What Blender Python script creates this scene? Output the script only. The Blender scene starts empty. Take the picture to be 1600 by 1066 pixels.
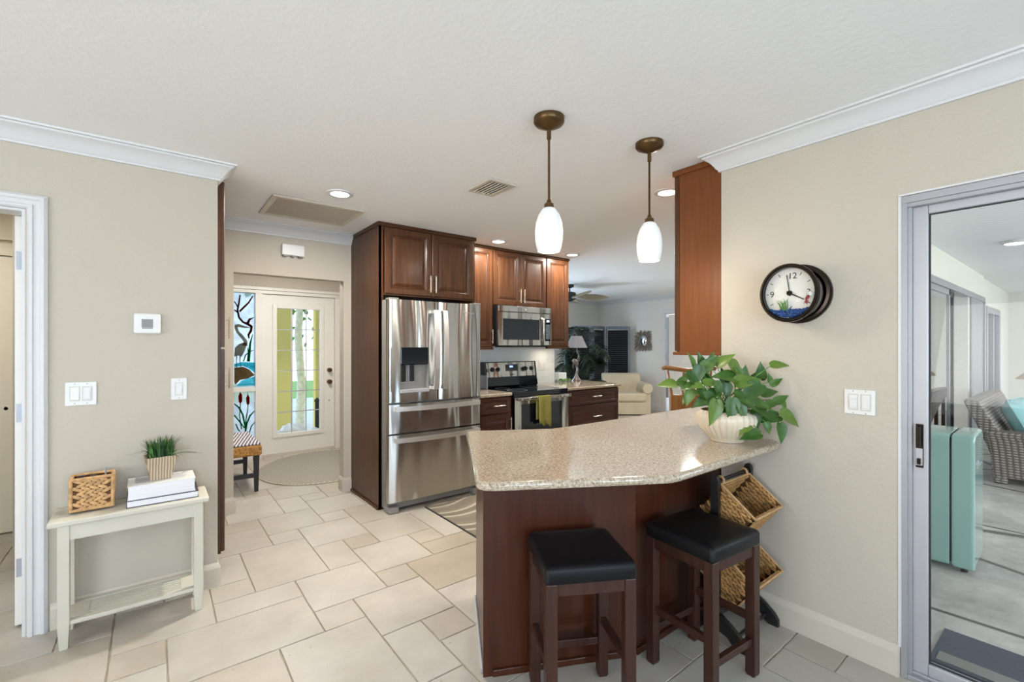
import bpy, bmesh, math, random
from mathutils import Vector, Matrix, Euler

C = bpy.context.scene.collection
PI = math.pi
H = 2.44                       # ceiling height
# ------------------------------------------------------------------ camera, world, lights, exposure
cam_d = bpy.data.cameras.new('camera')
cam = bpy.data.objects.new('camera', cam_d)
C.objects.link(cam)
cam.location = (0, 0, 1.3922)
cam.rotation_euler = (PI / 2, 0, math.radians(-38.114))
cam_d.sensor_width = 36
cam_d.lens = 36 * 714.93 / 1600
cam_d.shift_y = 6.8 / 1600
cam_d.clip_start = 0.02
bpy.context.scene.camera = cam

world = bpy.data.worlds.new('world')
bpy.context.scene.world = world
world.use_nodes = True
wn = world.node_tree
wn.nodes.clear()
w_out = wn.nodes.new('ShaderNodeOutputWorld')
w_bg = wn.nodes.new('ShaderNodeBackground')
w_tc = wn.nodes.new('ShaderNodeTexCoord')
w_sep = wn.nodes.new('ShaderNodeSeparateXYZ')
w_ramp = wn.nodes.new('ShaderNodeValToRGB')
w_ramp.color_ramp.elements[0].position = 0.0
w_ramp.color_ramp.elements[0].color = (0.85, 0.9, 0.95, 1)
w_ramp.color_ramp.elements[1].position = 0.6
w_ramp.color_ramp.elements[1].color = (0.45, 0.65, 0.95, 1)
wn.links.new(w_tc.outputs['Generated'], w_sep.inputs[0])
wn.links.new(w_sep.outputs['Z'], w_ramp.inputs[0])
wn.links.new(w_ramp.outputs[0], w_bg.inputs['Color'])
w_bg.inputs['Strength'].default_value = 2.2
wn.links.new(w_bg.outputs[0], w_out.inputs[0])

vs = bpy.context.scene.view_settings
vs.view_transform = 'Standard'
vs.look = 'None'
vs.gamma = 1.0
vs.use_curve_mapping = False
vs.exposure = 0.25


def area_light(name, loc, rot, sx, sy, power, color=(1, 1, 1), shape='RECTANGLE'):
    d = bpy.data.lights.new(name, 'AREA')
    d.shape = shape
    d.size = sx
    if shape in ('RECTANGLE', 'ELLIPSE'):
        d.size_y = sy
    d.energy = power
    d.color = color
    o = bpy.data.objects.new(name, d)
    o.location = loc
    o.rotation_euler = rot
    C.objects.link(o)
    return o


DAY = (0.60, 0.79, 1.0)
# daylight standing in the window openings of the room (behind the camera)
for x_ in (-2.2, -0.75, 0.75):
    area_light('daylight_back_window', (x_, -3.22, 1.30), (PI / 2 + .85, 0, 0), 0.75, 1.8, 60, DAY)
area_light('daylight_side_window', (-4.22, 0.2, 1.30), (PI / 2 + .65, 0, -PI / 2), 2.5, 1.8, 92, (0.97, 0.945, 0.92))
area_light('far_room_fill', (4.6, 7.28, 1.35), (PI / 2 + .15, 0, PI), 2.2, 1.6, 120, DAY)  # added light that brightens the far room; the wall behind has no window
area_light('daylight_sunroom_window', (7.5, -3.24, 1.4), (PI / 2, 0, 0), 9.0, 1.5, 135, (0.95, 0.955, 1.0))


# unseen lights added to brighten the neighbouring rooms, without any fixture
for nm_, p_, e_ in (('foyer_fill', (1.2, 5.2, 2.43), 25), ('living_room_fill', (6.2, 3.6, 2.43), 44), ('passage_fill', (-1.4, 4.1, 2.43), 14)):
    area_light(nm_, p_, (0, 0, 0), .3, .3, e_, (1, .97, .93), 'DISK')


# ------------------------------------------------------------------ materials
def lin(c):
    c = c / 255.0
    return c / 12.92 if c <= 0.04045 else ((c + 0.055) / 1.055) ** 2.4


def rgb(r, g, b):
    return (lin(r), lin(g), lin(b), 1)


class NT:
    """small helper round one material's node tree"""

    def __init__(self, name):
        self.m = bpy.data.materials.new(name)
        self.m.use_nodes = True
        self.t = self.m.node_tree
        self.b = self.t.nodes['Principled BSDF']
        self.out = self.t.nodes['Material Output']

    def n(self, kind, **kw):
        nd = self.t.nodes.new(kind)
        for k, v in kw.items():
            setattr(nd, k, v)
        return nd

    def l(self, a, b):
        self.t.links.new(a, b)

    def coords(self, scale=(1, 1, 1), which='Object'):
        tc = self.n('ShaderNodeTexCoord')
        mp = self.n('ShaderNodeMapping')
        mp.inputs['Scale'].default_value = scale
        self.l(tc.outputs[which], mp.inputs['Vector'])
        return mp.outputs['Vector']

    def noise(self, vec, scale, detail=3, rough=0.5):
        nd = self.n('ShaderNodeTexNoise')
        nd.inputs['Scale'].default_value = scale
        nd.inputs['Detail'].default_value = detail
        nd.inputs['Roughness'].default_value = rough
        self.l(vec, nd.inputs['Vector'])
        return nd.outputs['Fac']

    def ramp(self, fac, stops, interp='LINEAR'):
        nd = self.n('ShaderNodeValToRGB')
        cr = nd.color_ramp
        cr.interpolation = interp
        while len(cr.elements) < len(stops):
            cr.elements.new(0.5)
        for e, (p, c) in zip(cr.elements, stops):
            e.position = p
            e.color = c
        self.l(fac, nd.inputs['Fac'])
        return nd.outputs['Color']

    def mix(self, fac, a, b, mode='MIX'):
        nd = self.n('ShaderNodeMix', data_type='RGBA', blend_type=mode)
        for sock, v in ((nd.inputs[0], fac), (nd.inputs[6], a), (nd.inputs[7], b)):
            if hasattr(v, 'is_output'):
                self.l(v, sock)
            else:
                sock.default_value = v
        return nd.outputs[2]

    def bump(self, height, strength, dist=0.01):
        nd = self.n('ShaderNodeBump')
        nd.inputs['Strength'].default_value = strength
        nd.inputs['Distance'].default_value = dist
        self.l(height, nd.inputs['Height'])
        self.l(nd.outputs[0], self.b.inputs['Normal'])

    def set(self, color=None, rough=None, metal=None, spec=None, coat=None, coat_rough=None, trans=None, emit=None, emit_s=None, sub=None, sheen=None):
        i = self.b.inputs
        if color is not None:
            if hasattr(color, 'is_output'):
                self.l(color, i['Base Color'])
            else:
                i['Base Color'].default_value = color
        for k, v in (('Roughness', rough), ('Metallic', metal), ('Specular IOR Level', spec), ('Coat Weight', coat), ('Coat Roughness', coat_rough),
                     ('Transmission Weight', trans), ('Emission Strength', emit_s), ('Sheen Weight', sheen)):
            if v is not None:
                i[k].default_value = v
        if emit is not None:
            i['Emission Color'].default_value = emit
        return self


def plain(name, col, rough=0.5, metal=0.0, var=0.06, scale=8.0, bump=0.0, bscale=60, **kw):
    """colour with a little procedural variation"""
    t = NT(name)
    v = t.coords()
    f = t.noise(v, scale, 3)
    d = tuple(c * (1 - var) for c in col[:3]) + (1,)
    e = tuple(min(1, c * (1 + var)) for c in col[:3]) + (1,)
    t.set(color=t.ramp(f, [(0.3, d), (0.7, e)]), rough=rough, metal=metal, **kw)
    if bump:
        t.bump(t.noise(v, bscale, 2), bump, 0.003)
    return t.m


def paint(name, col, bump=0.35, bscale=55):
    t = NT(name)
    v = t.coords()
    t.set(color=t.ramp(t.noise(v, 1.3, 2), [(0.3, tuple(c * 0.985 for c in col[:3]) + (1,)), (0.7, col)]), rough=0.75, spec=0.3)
    h = t.noise(v, bscale, 3, 0.55)
    t.bump(t.ramp(h, [(0.42, (0, 0, 0, 1)), (0.62, (1, 1, 1, 1))]), bump, 0.003)
    return t.m


def wood(name, dark, light, rough=0.3, axis='z', coat=0.3, scale=1.0):
    t = NT(name)
    sc = {'z': (14, 14, 0.9), 'x': (0.9, 14, 14), 'y': (14, 0.9, 14)}[axis]
    v = t.coords(tuple(s * scale for s in sc))
    f = t.noise(v, 3.0, 6, 0.6)
    v2 = t.coords((1.2, 1.2, 0.7))
    f2 = t.noise(v2, 2.0, 2)
    c1 = t.ramp(f, [(0.25, dark), (0.75, light)])
    c = t.mix(t.ramp(f2, [(0.35, (0, 0, 0, 1)), (0.75, (0.35, 0.35, 0.35, 1))]), c1, dark)
    t.set(color=c, rough=rough, coat=coat, coat_rough=0.18, spec=0.3)
    return t.m


M = {}
M['wall'] = paint('wall_paint', rgb(194, 185, 170), 0.25)
M['wall_far'] = paint('wall_paint_grey', rgb(222, 219, 212))
M['wall_sun'] = paint('sunroom_paint', rgb(230, 229, 219), 0.15)
M['wall_yellow'] = paint('porch_paint', rgb(238, 222, 138), 0.15)
M['closet'] = plain('closet_cream', rgb(222, 208, 180), 0.5, var=0.02)
M['ceiling'] = paint('ceiling_paint', rgb(244, 244, 244), 0.16, 42)
M['trim'] = plain('white_trim', rgb(213, 212, 212), 0.4, var=0.01)
M['trim_cream'] = plain('cream_trim', rgb(203, 193, 178), 0.45, var=0.015)
M['door_white'] = plain('door_white', rgb(226, 221, 213), 0.4, var=0.015)
M['plastic'] = plain('white_plastic', rgb(224, 223, 220), 0.35, var=0.01)
M['wood'] = wood('cherry_wood', rgb(54, 30, 16), rgb(98, 61, 34), rough=.38, coat=.08)
M['wood_x'] = wood('cherry_wood_across', rgb(54, 30, 16), rgb(96, 60, 33), rough=.38, coat=.08, axis='x')
M['wood_low'] = wood('cherry_wood_lower', rgb(54, 30, 22), rgb(84, 50, 36), rough=.38, coat=.08, axis='x')
M['glaze'] = wood('cherry_glaze', rgb(44, 24, 15), rgb(70, 40, 24))
M['wood_red'] = wood('panel_wood', rgb(58, 27, 15), rgb(84, 43, 25), rough=0.32, coat=0.15)
M['wood_end'] = wood('end_panel_wood', rgb(104, 57, 25), rgb(128, 74, 35), rough=0.45, coat=.05)
M['wood_dark'] = wood('stool_wood', rgb(44, 24, 17), rgb(72, 42, 31), rough=0.36, coat=.15)
M['steel'] = None
M['nickel'] = plain('brushed_nickel', (0.72, 0.66, 0.55, 1), 0.28, 1.0, var=0.03)
M['black_gloss'] = plain('black_glass', (0.006, 0.009, 0.014, 1), 0.06, var=0.1)
M['black'] = plain('black_plastic', (0.015, 0.015, 0.016, 1), 0.35, var=0.1)
M['black_wood'] = plain('black_painted_wood', (0.012, 0.011, 0.011, 1), 0.38, var=0.2)
M['leather'] = plain('black_leather', (0.007, 0.007, 0.008, 1), 0.42, var=0.1, spec=0.22, bump=0.08, bscale=250)
M['grey_plastic'] = plain('grey_plastic', (0.25, 0.24, 0.22, 1), 0.45, var=0.04)
M['bronze'] = plain('aged_bronze', rgb(98, 76, 48), 0.35, 0.85, var=0.12, scale=20)
M['alu'] = plain('grey_aluminium', (0.38, 0.38, 0.40, 1), 0.38, 0.45, var=0.02)
M['alu_light'] = plain('pale_aluminium', (0.46, 0.46, 0.48, 1), 0.4, 0.35, var=0.02)
M['rubber'] = plain('black_rubber', (0.02, 0.02, 0.025, 1), 0.6, var=0.1)
M['cream_cloth'] = plain('cream_upholstery', rgb(206, 192, 164), 0.9, var=0.04, bump=0.15, bscale=180, sheen=0.2)
M['console'] = plain('console_paint', rgb(200, 195, 180), 0.45, var=0.03, scale=5)
M['page'] = None
M['cover_dark'] = plain('dark_cover', rgb(44, 40, 46), 0.4)
M['rattan'] = wood('rattan', rgb(112, 72, 38), rgb(160, 112, 64), rough=0.45)
M['wicker_tan'] = plain('woven_hyacinth', rgb(178, 134, 80), 0.65, var=0.4, scale=40)
M['wicker_light'] = plain('pale_hyacinth', rgb(196, 154, 104), 0.65, var=0.3, scale=40)
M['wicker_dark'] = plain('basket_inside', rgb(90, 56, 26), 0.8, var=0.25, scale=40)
M['seagrass'] = plain('pale_seagrass_edge', rgb(190, 150, 104), 0.7, var=0.2, scale=60)
M['mint'] = plain('mint_enamel', rgb(150, 186, 177), 0.18, var=0.015, coat=0.5)
M['aqua'] = plain('aqua_cloth', rgb(140, 190, 192), 0.9, var=0.06, bump=0.1, bscale=120)
M['shade_grey'] = plain('lamp_shade_cloth', rgb(122, 122, 130), 0.8, var=0.03)
M['shade_tan'] = plain('tan_shade_cloth', rgb(214, 196, 172), 0.8, var=0.03)
M['iron'] = plain('pale_bronze_figure', rgb(112, 100, 98), 0.4, 0.5, var=0.25, scale=25)
M['towel'] = plain('olive_towel', rgb(138, 132, 66), 0.95, var=0.06, bump=0.3, bscale=160)
M['leaf_dark'] = plain('palm_leaf', (0.008, 0.018, 0.009, 1), 0.5, var=0.4)
M['soil'] = plain('dark_soil', (0.03, 0.02, 0.012, 1), 0.9, var=0.3, scale=50)
M['ceramic'] = plain('cream_ceramic', rgb(216, 202, 178), 0.25, var=0.02, coat=0.3)
M['white_ceramic'] = plain('white_ceramic', rgb(228, 230, 228), 0.25, var=0.05, scale=30)
M['slate_frame'] = plain('blue_grey_frame', rgb(104, 114, 128), 0.5, var=0.06)
M['louver'] = plain('dark_louver', (0.013, 0.014, 0.02, 1), 0.5, var=0.2)
M['brown_leafblade'] = plain('fan_blade_wood', rgb(146, 132, 104), 0.5, var=0.1)
M['stone_white'] = plain('pale_rock', rgb(224, 222, 218), 0.8, var=0.15, scale=9, bump=0.5, bscale=14)
M['bark'] = plain('pale_bark', rgb(214, 212, 202), 0.85, var=0.2, scale=14)
M['green_leaf'] = plain('bush_leaf', rgb(86, 140, 54), 0.6, var=0.35)
M['lawn'] = plain('lawn_grass', rgb(126, 160, 80), 0.9, var=0.25, scale=20)
M['concrete'] = plain('pale_concrete', rgb(206, 204, 198), 0.8, var=0.06)
M['mat_dark'] = plain('dark_mat', rgb(84, 88, 98), 0.9, var=.1, scale=60)
M['roof_out'] = plain('neighbour_grey', rgb(150, 164, 184), 0.8, var=0.06)
M['blue_gravel'] = plain('blue_gravel', rgb(40, 78, 140), 0.5, var=0.3, scale=80)
M['red'] = plain('red_paint', rgb(150, 36, 44), 0.45, var=0.2)
M['teal_fin'] = plain('dark_fin', rgb(58, 40, 58), 0.45, var=0.2)
M['dial'] = plain('clock_dial', rgb(226, 222, 214), 0.5, var=0.01)
M['case'] = plain('taupe_case', rgb(150, 138, 122), 0.3, var=.03)
M['gun'] = plain('dark_bronze_metal', rgb(46, 38, 32), 0.22, 0.8, var=0.1)
M['ink'] = plain('black_ink', (0.02, 0.02, 0.02, 1), 0.5)
M['grey_print'] = plain('grey_print', rgb(150, 148, 150), 0.6, var=0.2, scale=60)
M['key_print'] = plain('keypad_print', rgb(96, 104, 112), 0.3, var=.7, scale=120)
M['mirror'] = plain('mirror_glass', (0.85, 0.88, 0.9, 1), 0.02, 1.0, var=0.01)
M['twig'] = plain('driftwood_twig', rgb(116, 108, 96), 0.8, var=0.25, scale=30)
M['navy'] = plain('navy_pattern', rgb(64, 84, 120), 0.6, var=0.3, scale=40)


def emissive(name, col, strength):
    t = NT(name)
    v = t.coords()
    c = t.ramp(t.noise(v, 5, 1), [(0.3, tuple(x * 0.97 for x in col[:3]) + (1,)), (0.7, col)])
    t.set(color=(0.8, 0.8, 0.8, 1), rough=0.4, emit_s=strength)
    t.l(c, t.b.inputs['Emission Color'])
    return t.m


M['lamp_on'] = emissive('lamp_diffuser', (1.0, 0.95, 0.86, 1), 6.0)
M['shade_glow'] = emissive('opal_glass', (1.0, 0.965, 0.9, 1), 0.13)
M['lcd'] = emissive('blue_display', (0.2, 0.35, 1.0, 1), 1.2)
M['lcd_white'] = emissive('pale_display', (0.75, 0.9, 1.0, 1), 0.9)


def steel():
    t = NT('stainless_steel')
    t.set(color=(0.54, 0.525, 0.50, 1), metal=1.0, rough=0.22)
    v2 = t.coords((1.0, 1.0, 0.12))
    t.bump(t.noise(v2, 7.0, 0), 1.0, 0.06)
    tg = t.n('ShaderNodeTangent', direction_type='RADIAL', axis='Z')
    t.l(tg.outputs[0], t.b.inputs['Tangent'])
    t.b.inputs['Anisotropic'].default_value = 0.75
    t.b.inputs['Anisotropic Rotation'].default_value = 0.25
    return t.m


M['steel'] = steel()
M['steel_bar'] = plain('polished_steel_bar', (0.80, 0.78, 0.75, 1), 0.42, 1.0, var=0.02)


def pages():
    t = NT('book_pages')
    v = t.coords((1, 1, 260))
    t.set(color=t.ramp(t.noise(v, 2, 2), [(0.3, rgb(214, 212, 216)), (0.7, rgb(240, 239, 240))]), rough=0.8)
    return t.m


M['page'] = pages()


def granite():
    t = NT('speckled_granite')
    v = t.coords()
    n1 = t.noise(v, 95, 5, 0.75)
    vor = t.n('ShaderNodeTexVoronoi')
    vor.inputs['Scale'].default_value = 170
    t.l(v, vor.inputs['Vector'])
    base = t.ramp(n1, [(0.34, rgb(78, 64, 52)), (0.43, rgb(150, 132, 112)), (0.52, rgb(184, 169, 148)), (0.64, rgb(216, 207, 194))])
    fle = t.ramp(vor.outputs['Color'], [(0.0, rgb(96, 80, 66)), (0.18, rgb(172, 154, 130)), (0.75, rgb(206, 194, 174))], 'CONSTANT')
    c = t.mix(0.45, base, fle)
    t.set(color=c, rough=0.1, spec=0.5, coat=0.3, coat_rough=0.04)
    return t.m


M['granite'] = granite()


def travertine():
    t = NT('travertine_tiles')
    v = t.coords()
    at = t.n('ShaderNodeAttribute')
    at.attribute_name = 'tile_tone'
    n1 = t.noise(v, 2.6, 5, 0.6)
    n2 = t.noise(v, 38, 4, 0.7)
    n3 = t.noise(t.coords((1, 1, 1)), 7.0, 4, 0.65)
    c = t.ramp(n1, [(0.3, rgb(172, 166, 157)), (0.7, rgb(196, 191, 183))])
    c = t.mix(t.ramp(n2, [(0.28, (1, 1, 1, 1)), (0.36, (0, 0, 0, 1))]), c, rgb(150, 134, 112))
    c = t.mix(t.ramp(n3, [(0.30, (0.5, 0.5, 0.5, 1)), (0.42, (0, 0, 0, 1))]), c, rgb(186, 172, 150))
    tone = t.ramp(at.outputs['Fac'], [(0.0, rgb(226, 214, 194)), (0.5, rgb(246, 242, 236)), (1.0, rgb(255, 254, 251))])
    c = t.mix(1.0, c, tone, 'MULTIPLY')
    t.set(color=c, rough=0.36, spec=0.45)
    rr = t.ramp(n1, [(0.3, (0.30, 0.30, 0.30, 1)), (0.7, (0.42, 0.42, 0.42, 1))])
    t.l(rr, t.b.inputs['Roughness'])
    t.bump(t.ramp(n2, [(0.28, (0, 0, 0, 1)), (0.40, (1, 1, 1, 1))]), 0.25, 0.003)
    return t.m


M['tile'] = travertine()
M['grout'] = plain('grout', rgb(172, 160, 140), 0.9, var=0.12, scale=40)


def stamped():
    """grey stamped-concrete slabs with irregular joints"""
    t = NT('stamped_concrete')
    v = t.coords()
    vor = t.n('ShaderNodeTexVoronoi', feature='DISTANCE_TO_EDGE')
    vor.inputs['Scale'].default_value = 0.95
    vor.inputs['Randomness'].default_value = 0.9
    t.l(v, vor.inputs['Vector'])
    n1 = t.noise(v, 2.2, 6, 0.7)
    c = t.ramp(n1, [(0.28, rgb(146, 141, 136)), (0.5, rgb(188, 182, 176)), (0.72, rgb(220, 215, 208))])
    c = t.mix(t.ramp(vor.outputs['Distance'], [(0.008, (1, 1, 1, 1)), (0.02, (0, 0, 0, 1))]), c, rgb(98, 92, 84))
    t.set(color=c, rough=0.42)
    t.bump(n1, 0.3, 0.01)
    return t.m


M['stamped'] = stamped()


def subway():
    t = NT('subway_tile')
    tc = t.n('ShaderNodeTexCoord')
    sp = t.n('ShaderNodeSeparateXYZ')
    cb = t.n('ShaderNodeCombineXYZ')
    t.l(tc.outputs['Object'], sp.inputs[0])
    t.l(sp.outputs['X'], cb.inputs['X'])
    t.l(sp.outputs['Z'], cb.inputs['Y'])
    br = t.n('ShaderNodeTexBrick')
    br.inputs['Color1'].default_value = rgb(232, 234, 231)
    br.inputs['Color2'].default_value = rgb(224, 228, 226)
    br.inputs['Mortar'].default_value = rgb(238, 238, 234)
    br.inputs['Scale'].default_value = 1.0
    br.inputs['Brick Width'].default_value = 0.155
    br.inputs['Row Height'].default_value = 0.078
    br.inputs['Mortar Size'].default_value = 0.003
    t.l(cb.outputs[0], br.inputs['Vector'])
    t.set(color=br.outputs['Color'], rough=0.12)
    inv = t.n('ShaderNodeMath', operation='SUBTRACT')
    inv.inputs[0].default_value = 1.0
    t.l(br.outputs['Fac'], inv.inputs[1])
    t.bump(inv.outputs[0], 0.5, 0.004)
    return t.m


M['subway'] = subway()


def pane_glass(name, tint=(1, 1, 1, 1), refl=1.0):
    t = NT(name)
    tr = t.n('ShaderNodeBsdfTransparent')
    tr.inputs['Color'].default_value = tint
    gl = t.n('ShaderNodeBsdfGlossy')
    gl.inputs['Roughness'].default_value = 0.0
    fr = t.n('ShaderNodeFresnel')
    fr.inputs['IOR'].default_value = 1.5
    mu = t.n('ShaderNodeMath', operation='MULTIPLY')
    mu.inputs[1].default_value = refl
    mu.use_clamp = True
    t.l(fr.outputs[0], mu.inputs[0])
    mx = t.n('ShaderNodeMixShader')
    t.l(mu.outputs[0], mx.inputs[0])
    t.l(tr.outputs[0], mx.inputs[1])
    t.l(gl.outputs[0], mx.inputs[2])
    t.l(mx.outputs[0], t.out.inputs['Surface'])
    t.t.nodes.remove(t.b)
    return t.m


M['glass'] = pane_glass('clear_glass', (0.97, 0.98, 0.98, 1), .3)
M['glass_sun'] = pane_glass('grey_glass', (0.62, 0.68, 0.70, 1), 2.4)


def art_glass(name, col, mixt=0.35):
    """coloured art glass: part of the daylight behind passes straight through, part is scattered"""
    t = NT(name)
    v = t.coords()
    c = t.ramp(t.noise(v, 14, 3), [(0.3, tuple(x * 0.8 for x in col[:3]) + (1,)), (0.7, col)])
    tr = t.n('ShaderNodeBsdfTransparent')
    tl = t.n('ShaderNodeBsdfTranslucent')
    t.l(c, tr.inputs['Color'])
    t.l(c, tl.inputs['Color'])
    mx = t.n('ShaderNodeMixShader')
    mx.inputs[0].default_value = mixt
    t.l(tr.outputs[0], mx.inputs[1])
    t.l(tl.outputs[0], mx.inputs[2])
    t.l(mx.outputs[0], t.out.inputs['Surface'])
    t.t.nodes.remove(t.b)
    return t.m


def leaf_mat():
    t = NT('pothos_leaf')
    at = t.n('ShaderNodeAttribute')
    at.attribute_name = 'leaf_tone'
    v = t.coords()
    c = t.ramp(at.outputs['Fac'], [(0.0, (0.016, 0.062, 0.013, 1)), (0.5, (0.042, 0.115, 0.014, 1)), (1.0, (0.13, 0.21, 0.028, 1))])
    c = t.mix(t.ramp(t.noise(v, 30, 3), [(0.5, (0, 0, 0, 1)), (0.75, (0.35, 0.35, 0.35, 1))]), c, (0.17, 0.26, 0.05, 1))
    t.set(color=c, rough=0.35, spec=0.5)
    return t.m


M['pothos'] = leaf_mat()


def grass_mat():
    t = NT('grass_blade')
    at = t.n('ShaderNodeAttribute')
    at.attribute_name = 'leaf_tone'
    c = t.ramp(at.outputs['Fac'], [(0.0, (0.01, 0.03, 0.01, 1)), (0.6, (0.03, 0.10, 0.025, 1)), (1.0, (0.10, 0.24, 0.05, 1))])
    t.set(color=c, rough=0.45)
    return t.m


M['grass'] = grass_mat()


def striped_mat(name, a, b, scale, ang=0.0, rough=0.9, bump=0.5):
    t = NT(name)
    tc = t.n('ShaderNodeTexCoord')
    mp = t.n('ShaderNodeMapping')
    mp.inputs['Rotation'].default_value = (0, 0, ang)
    t.l(tc.outputs['Object'], mp.inputs['Vector'])
    wv = t.n('ShaderNodeTexWave')
    wv.inputs['Scale'].default_value = scale
    wv.inputs['Distortion'].default_value = 1.2
    wv.inputs['Detail'].default_value = 1.0
    t.l(mp.outputs[0], wv.inputs['Vector'])
    t.set(color=t.ramp(wv.outputs['Fac'], [(0.3, a), (0.7, b)]), rough=rough)
    t.bump(wv.outputs['Fac'], bump, 0.004)
    return t.m


M['mat_weave'] = striped_mat('door_mat_weave', rgb(104, 98, 86), rgb(190, 184, 170), 9, 0.6)
M['mat_edge'] = plain('door_mat_binding', rgb(186, 176, 156), 0.9)
M['boucle'] = plain('mixed_seagrass', rgb(170, 124, 66), 0.9, var=0.6, scale=70, bump=0.6, bscale=90)
M['bench_top'] = striped_mat('bench_top_weave', rgb(84, 80, 92), rgb(226, 220, 220), 11, 0.25)
M['pot_stripe'] = striped_mat('striped_pot', rgb(150, 128, 100), rgb(196, 180, 156), 26, 0.0, 0.7, 0.1)


def rug_mat():
    """taupe mat with big pale leaf shapes"""
    t = NT('leaf_pattern_mat')
    v = t.coords((1.6, 1.0, 1))
    wv = t.n('ShaderNodeTexWave', wave_type='RINGS')
    wv.inputs['Scale'].default_value = 1.1
    wv.inputs['Distortion'].default_value = 5.0
    wv.inputs['Detail'].default_value = 0.5
    t.l(v, wv.inputs['Vector'])
    n = t.noise(t.coords(), 200, 2)
    c = t.ramp(wv.outputs['Fac'], [(0.0, rgb(122, 112, 96)), (0.58, rgb(136, 126, 108)), (0.64, rgb(188, 180, 162)), (0.84, rgb(176, 168, 150)), (0.9, rgb(116, 106, 90))], 'LINEAR')
    c = t.mix(t.ramp(n, [(0.4, (0, 0, 0, 1)), (0.6, (0.3, 0.3, 0.3, 1))]), c, rgb(104, 96, 84))
    t.set(color=c, rough=0.9)
    return t.m


M['rug'] = rug_mat()


def wicker_grey():
    t = NT('grey_wicker')
    v = t.coords()
    sp = t.n('ShaderNodeSeparateXYZ')
    ad = t.n('ShaderNodeMath', operation='ADD')
    cb = t.n('ShaderNodeCombineXYZ')
    t.l(v, sp.inputs[0])
    t.l(sp.outputs['X'], ad.inputs[0])
    t.l(sp.outputs['Y'], ad.inputs[1])
    t.l(ad.outputs[0], cb.inputs['X'])
    t.l(sp.outputs['Z'], cb.inputs['Z'])
    ck = t.n('ShaderNodeTexWave', bands_direction='Z')
    ck.inputs['Scale'].default_value = 12
    ck2 = t.n('ShaderNodeTexWave', bands_direction='X')
    ck2.inputs['Scale'].default_value = 7
    t.l(cb.outputs[0], ck.inputs['Vector'])
    t.l(cb.outputs[0], ck2.inputs['Vector'])
    mu = t.n('ShaderNodeMath', operation='MULTIPLY')
    t.l(ck.outputs['Fac'], mu.inputs[0])
    t.l(ck2.outputs['Fac'], mu.inputs[1])
    t.set(color=t.ramp(mu.outputs[0], [(0.05, rgb(108, 98, 90)), (0.45, rgb(178, 170, 160))]), rough=0.6)
    t.bump(mu.outputs[0], 0.8, 0.01)
    return t.m


M['wicker_grey'] = wicker_grey()


def beadboard():
    t = NT('white_beadboard')
    v = t.coords()
    sp = t.n('ShaderNodeSeparateXYZ')
    t.l(v, sp.inputs[0])
    m1 = t.n('ShaderNodeMath', operation='MULTIPLY')
    m1.inputs[1].default_value = 1 / 0.085
    t.l(sp.outputs['X'], m1.inputs[0])
    fr = t.n('ShaderNodeMath', operation='FRACT')
    t.l(m1.outputs[0], fr.inputs[0])
    g = t.ramp(fr.outputs[0], [(0.0, (0, 0, 0, 1)), (0.08, (1, 1, 1, 1)), (0.92, (1, 1, 1, 1)), (1.0, (0, 0, 0, 1))])
    t.set(color=t.mix(g, rgb(206, 210, 216), rgb(240, 242, 244)), rough=0.5)
    t.bump(g, 0.5, 0.006)
    return t.m


M['beadboard'] = beadboard()


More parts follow.
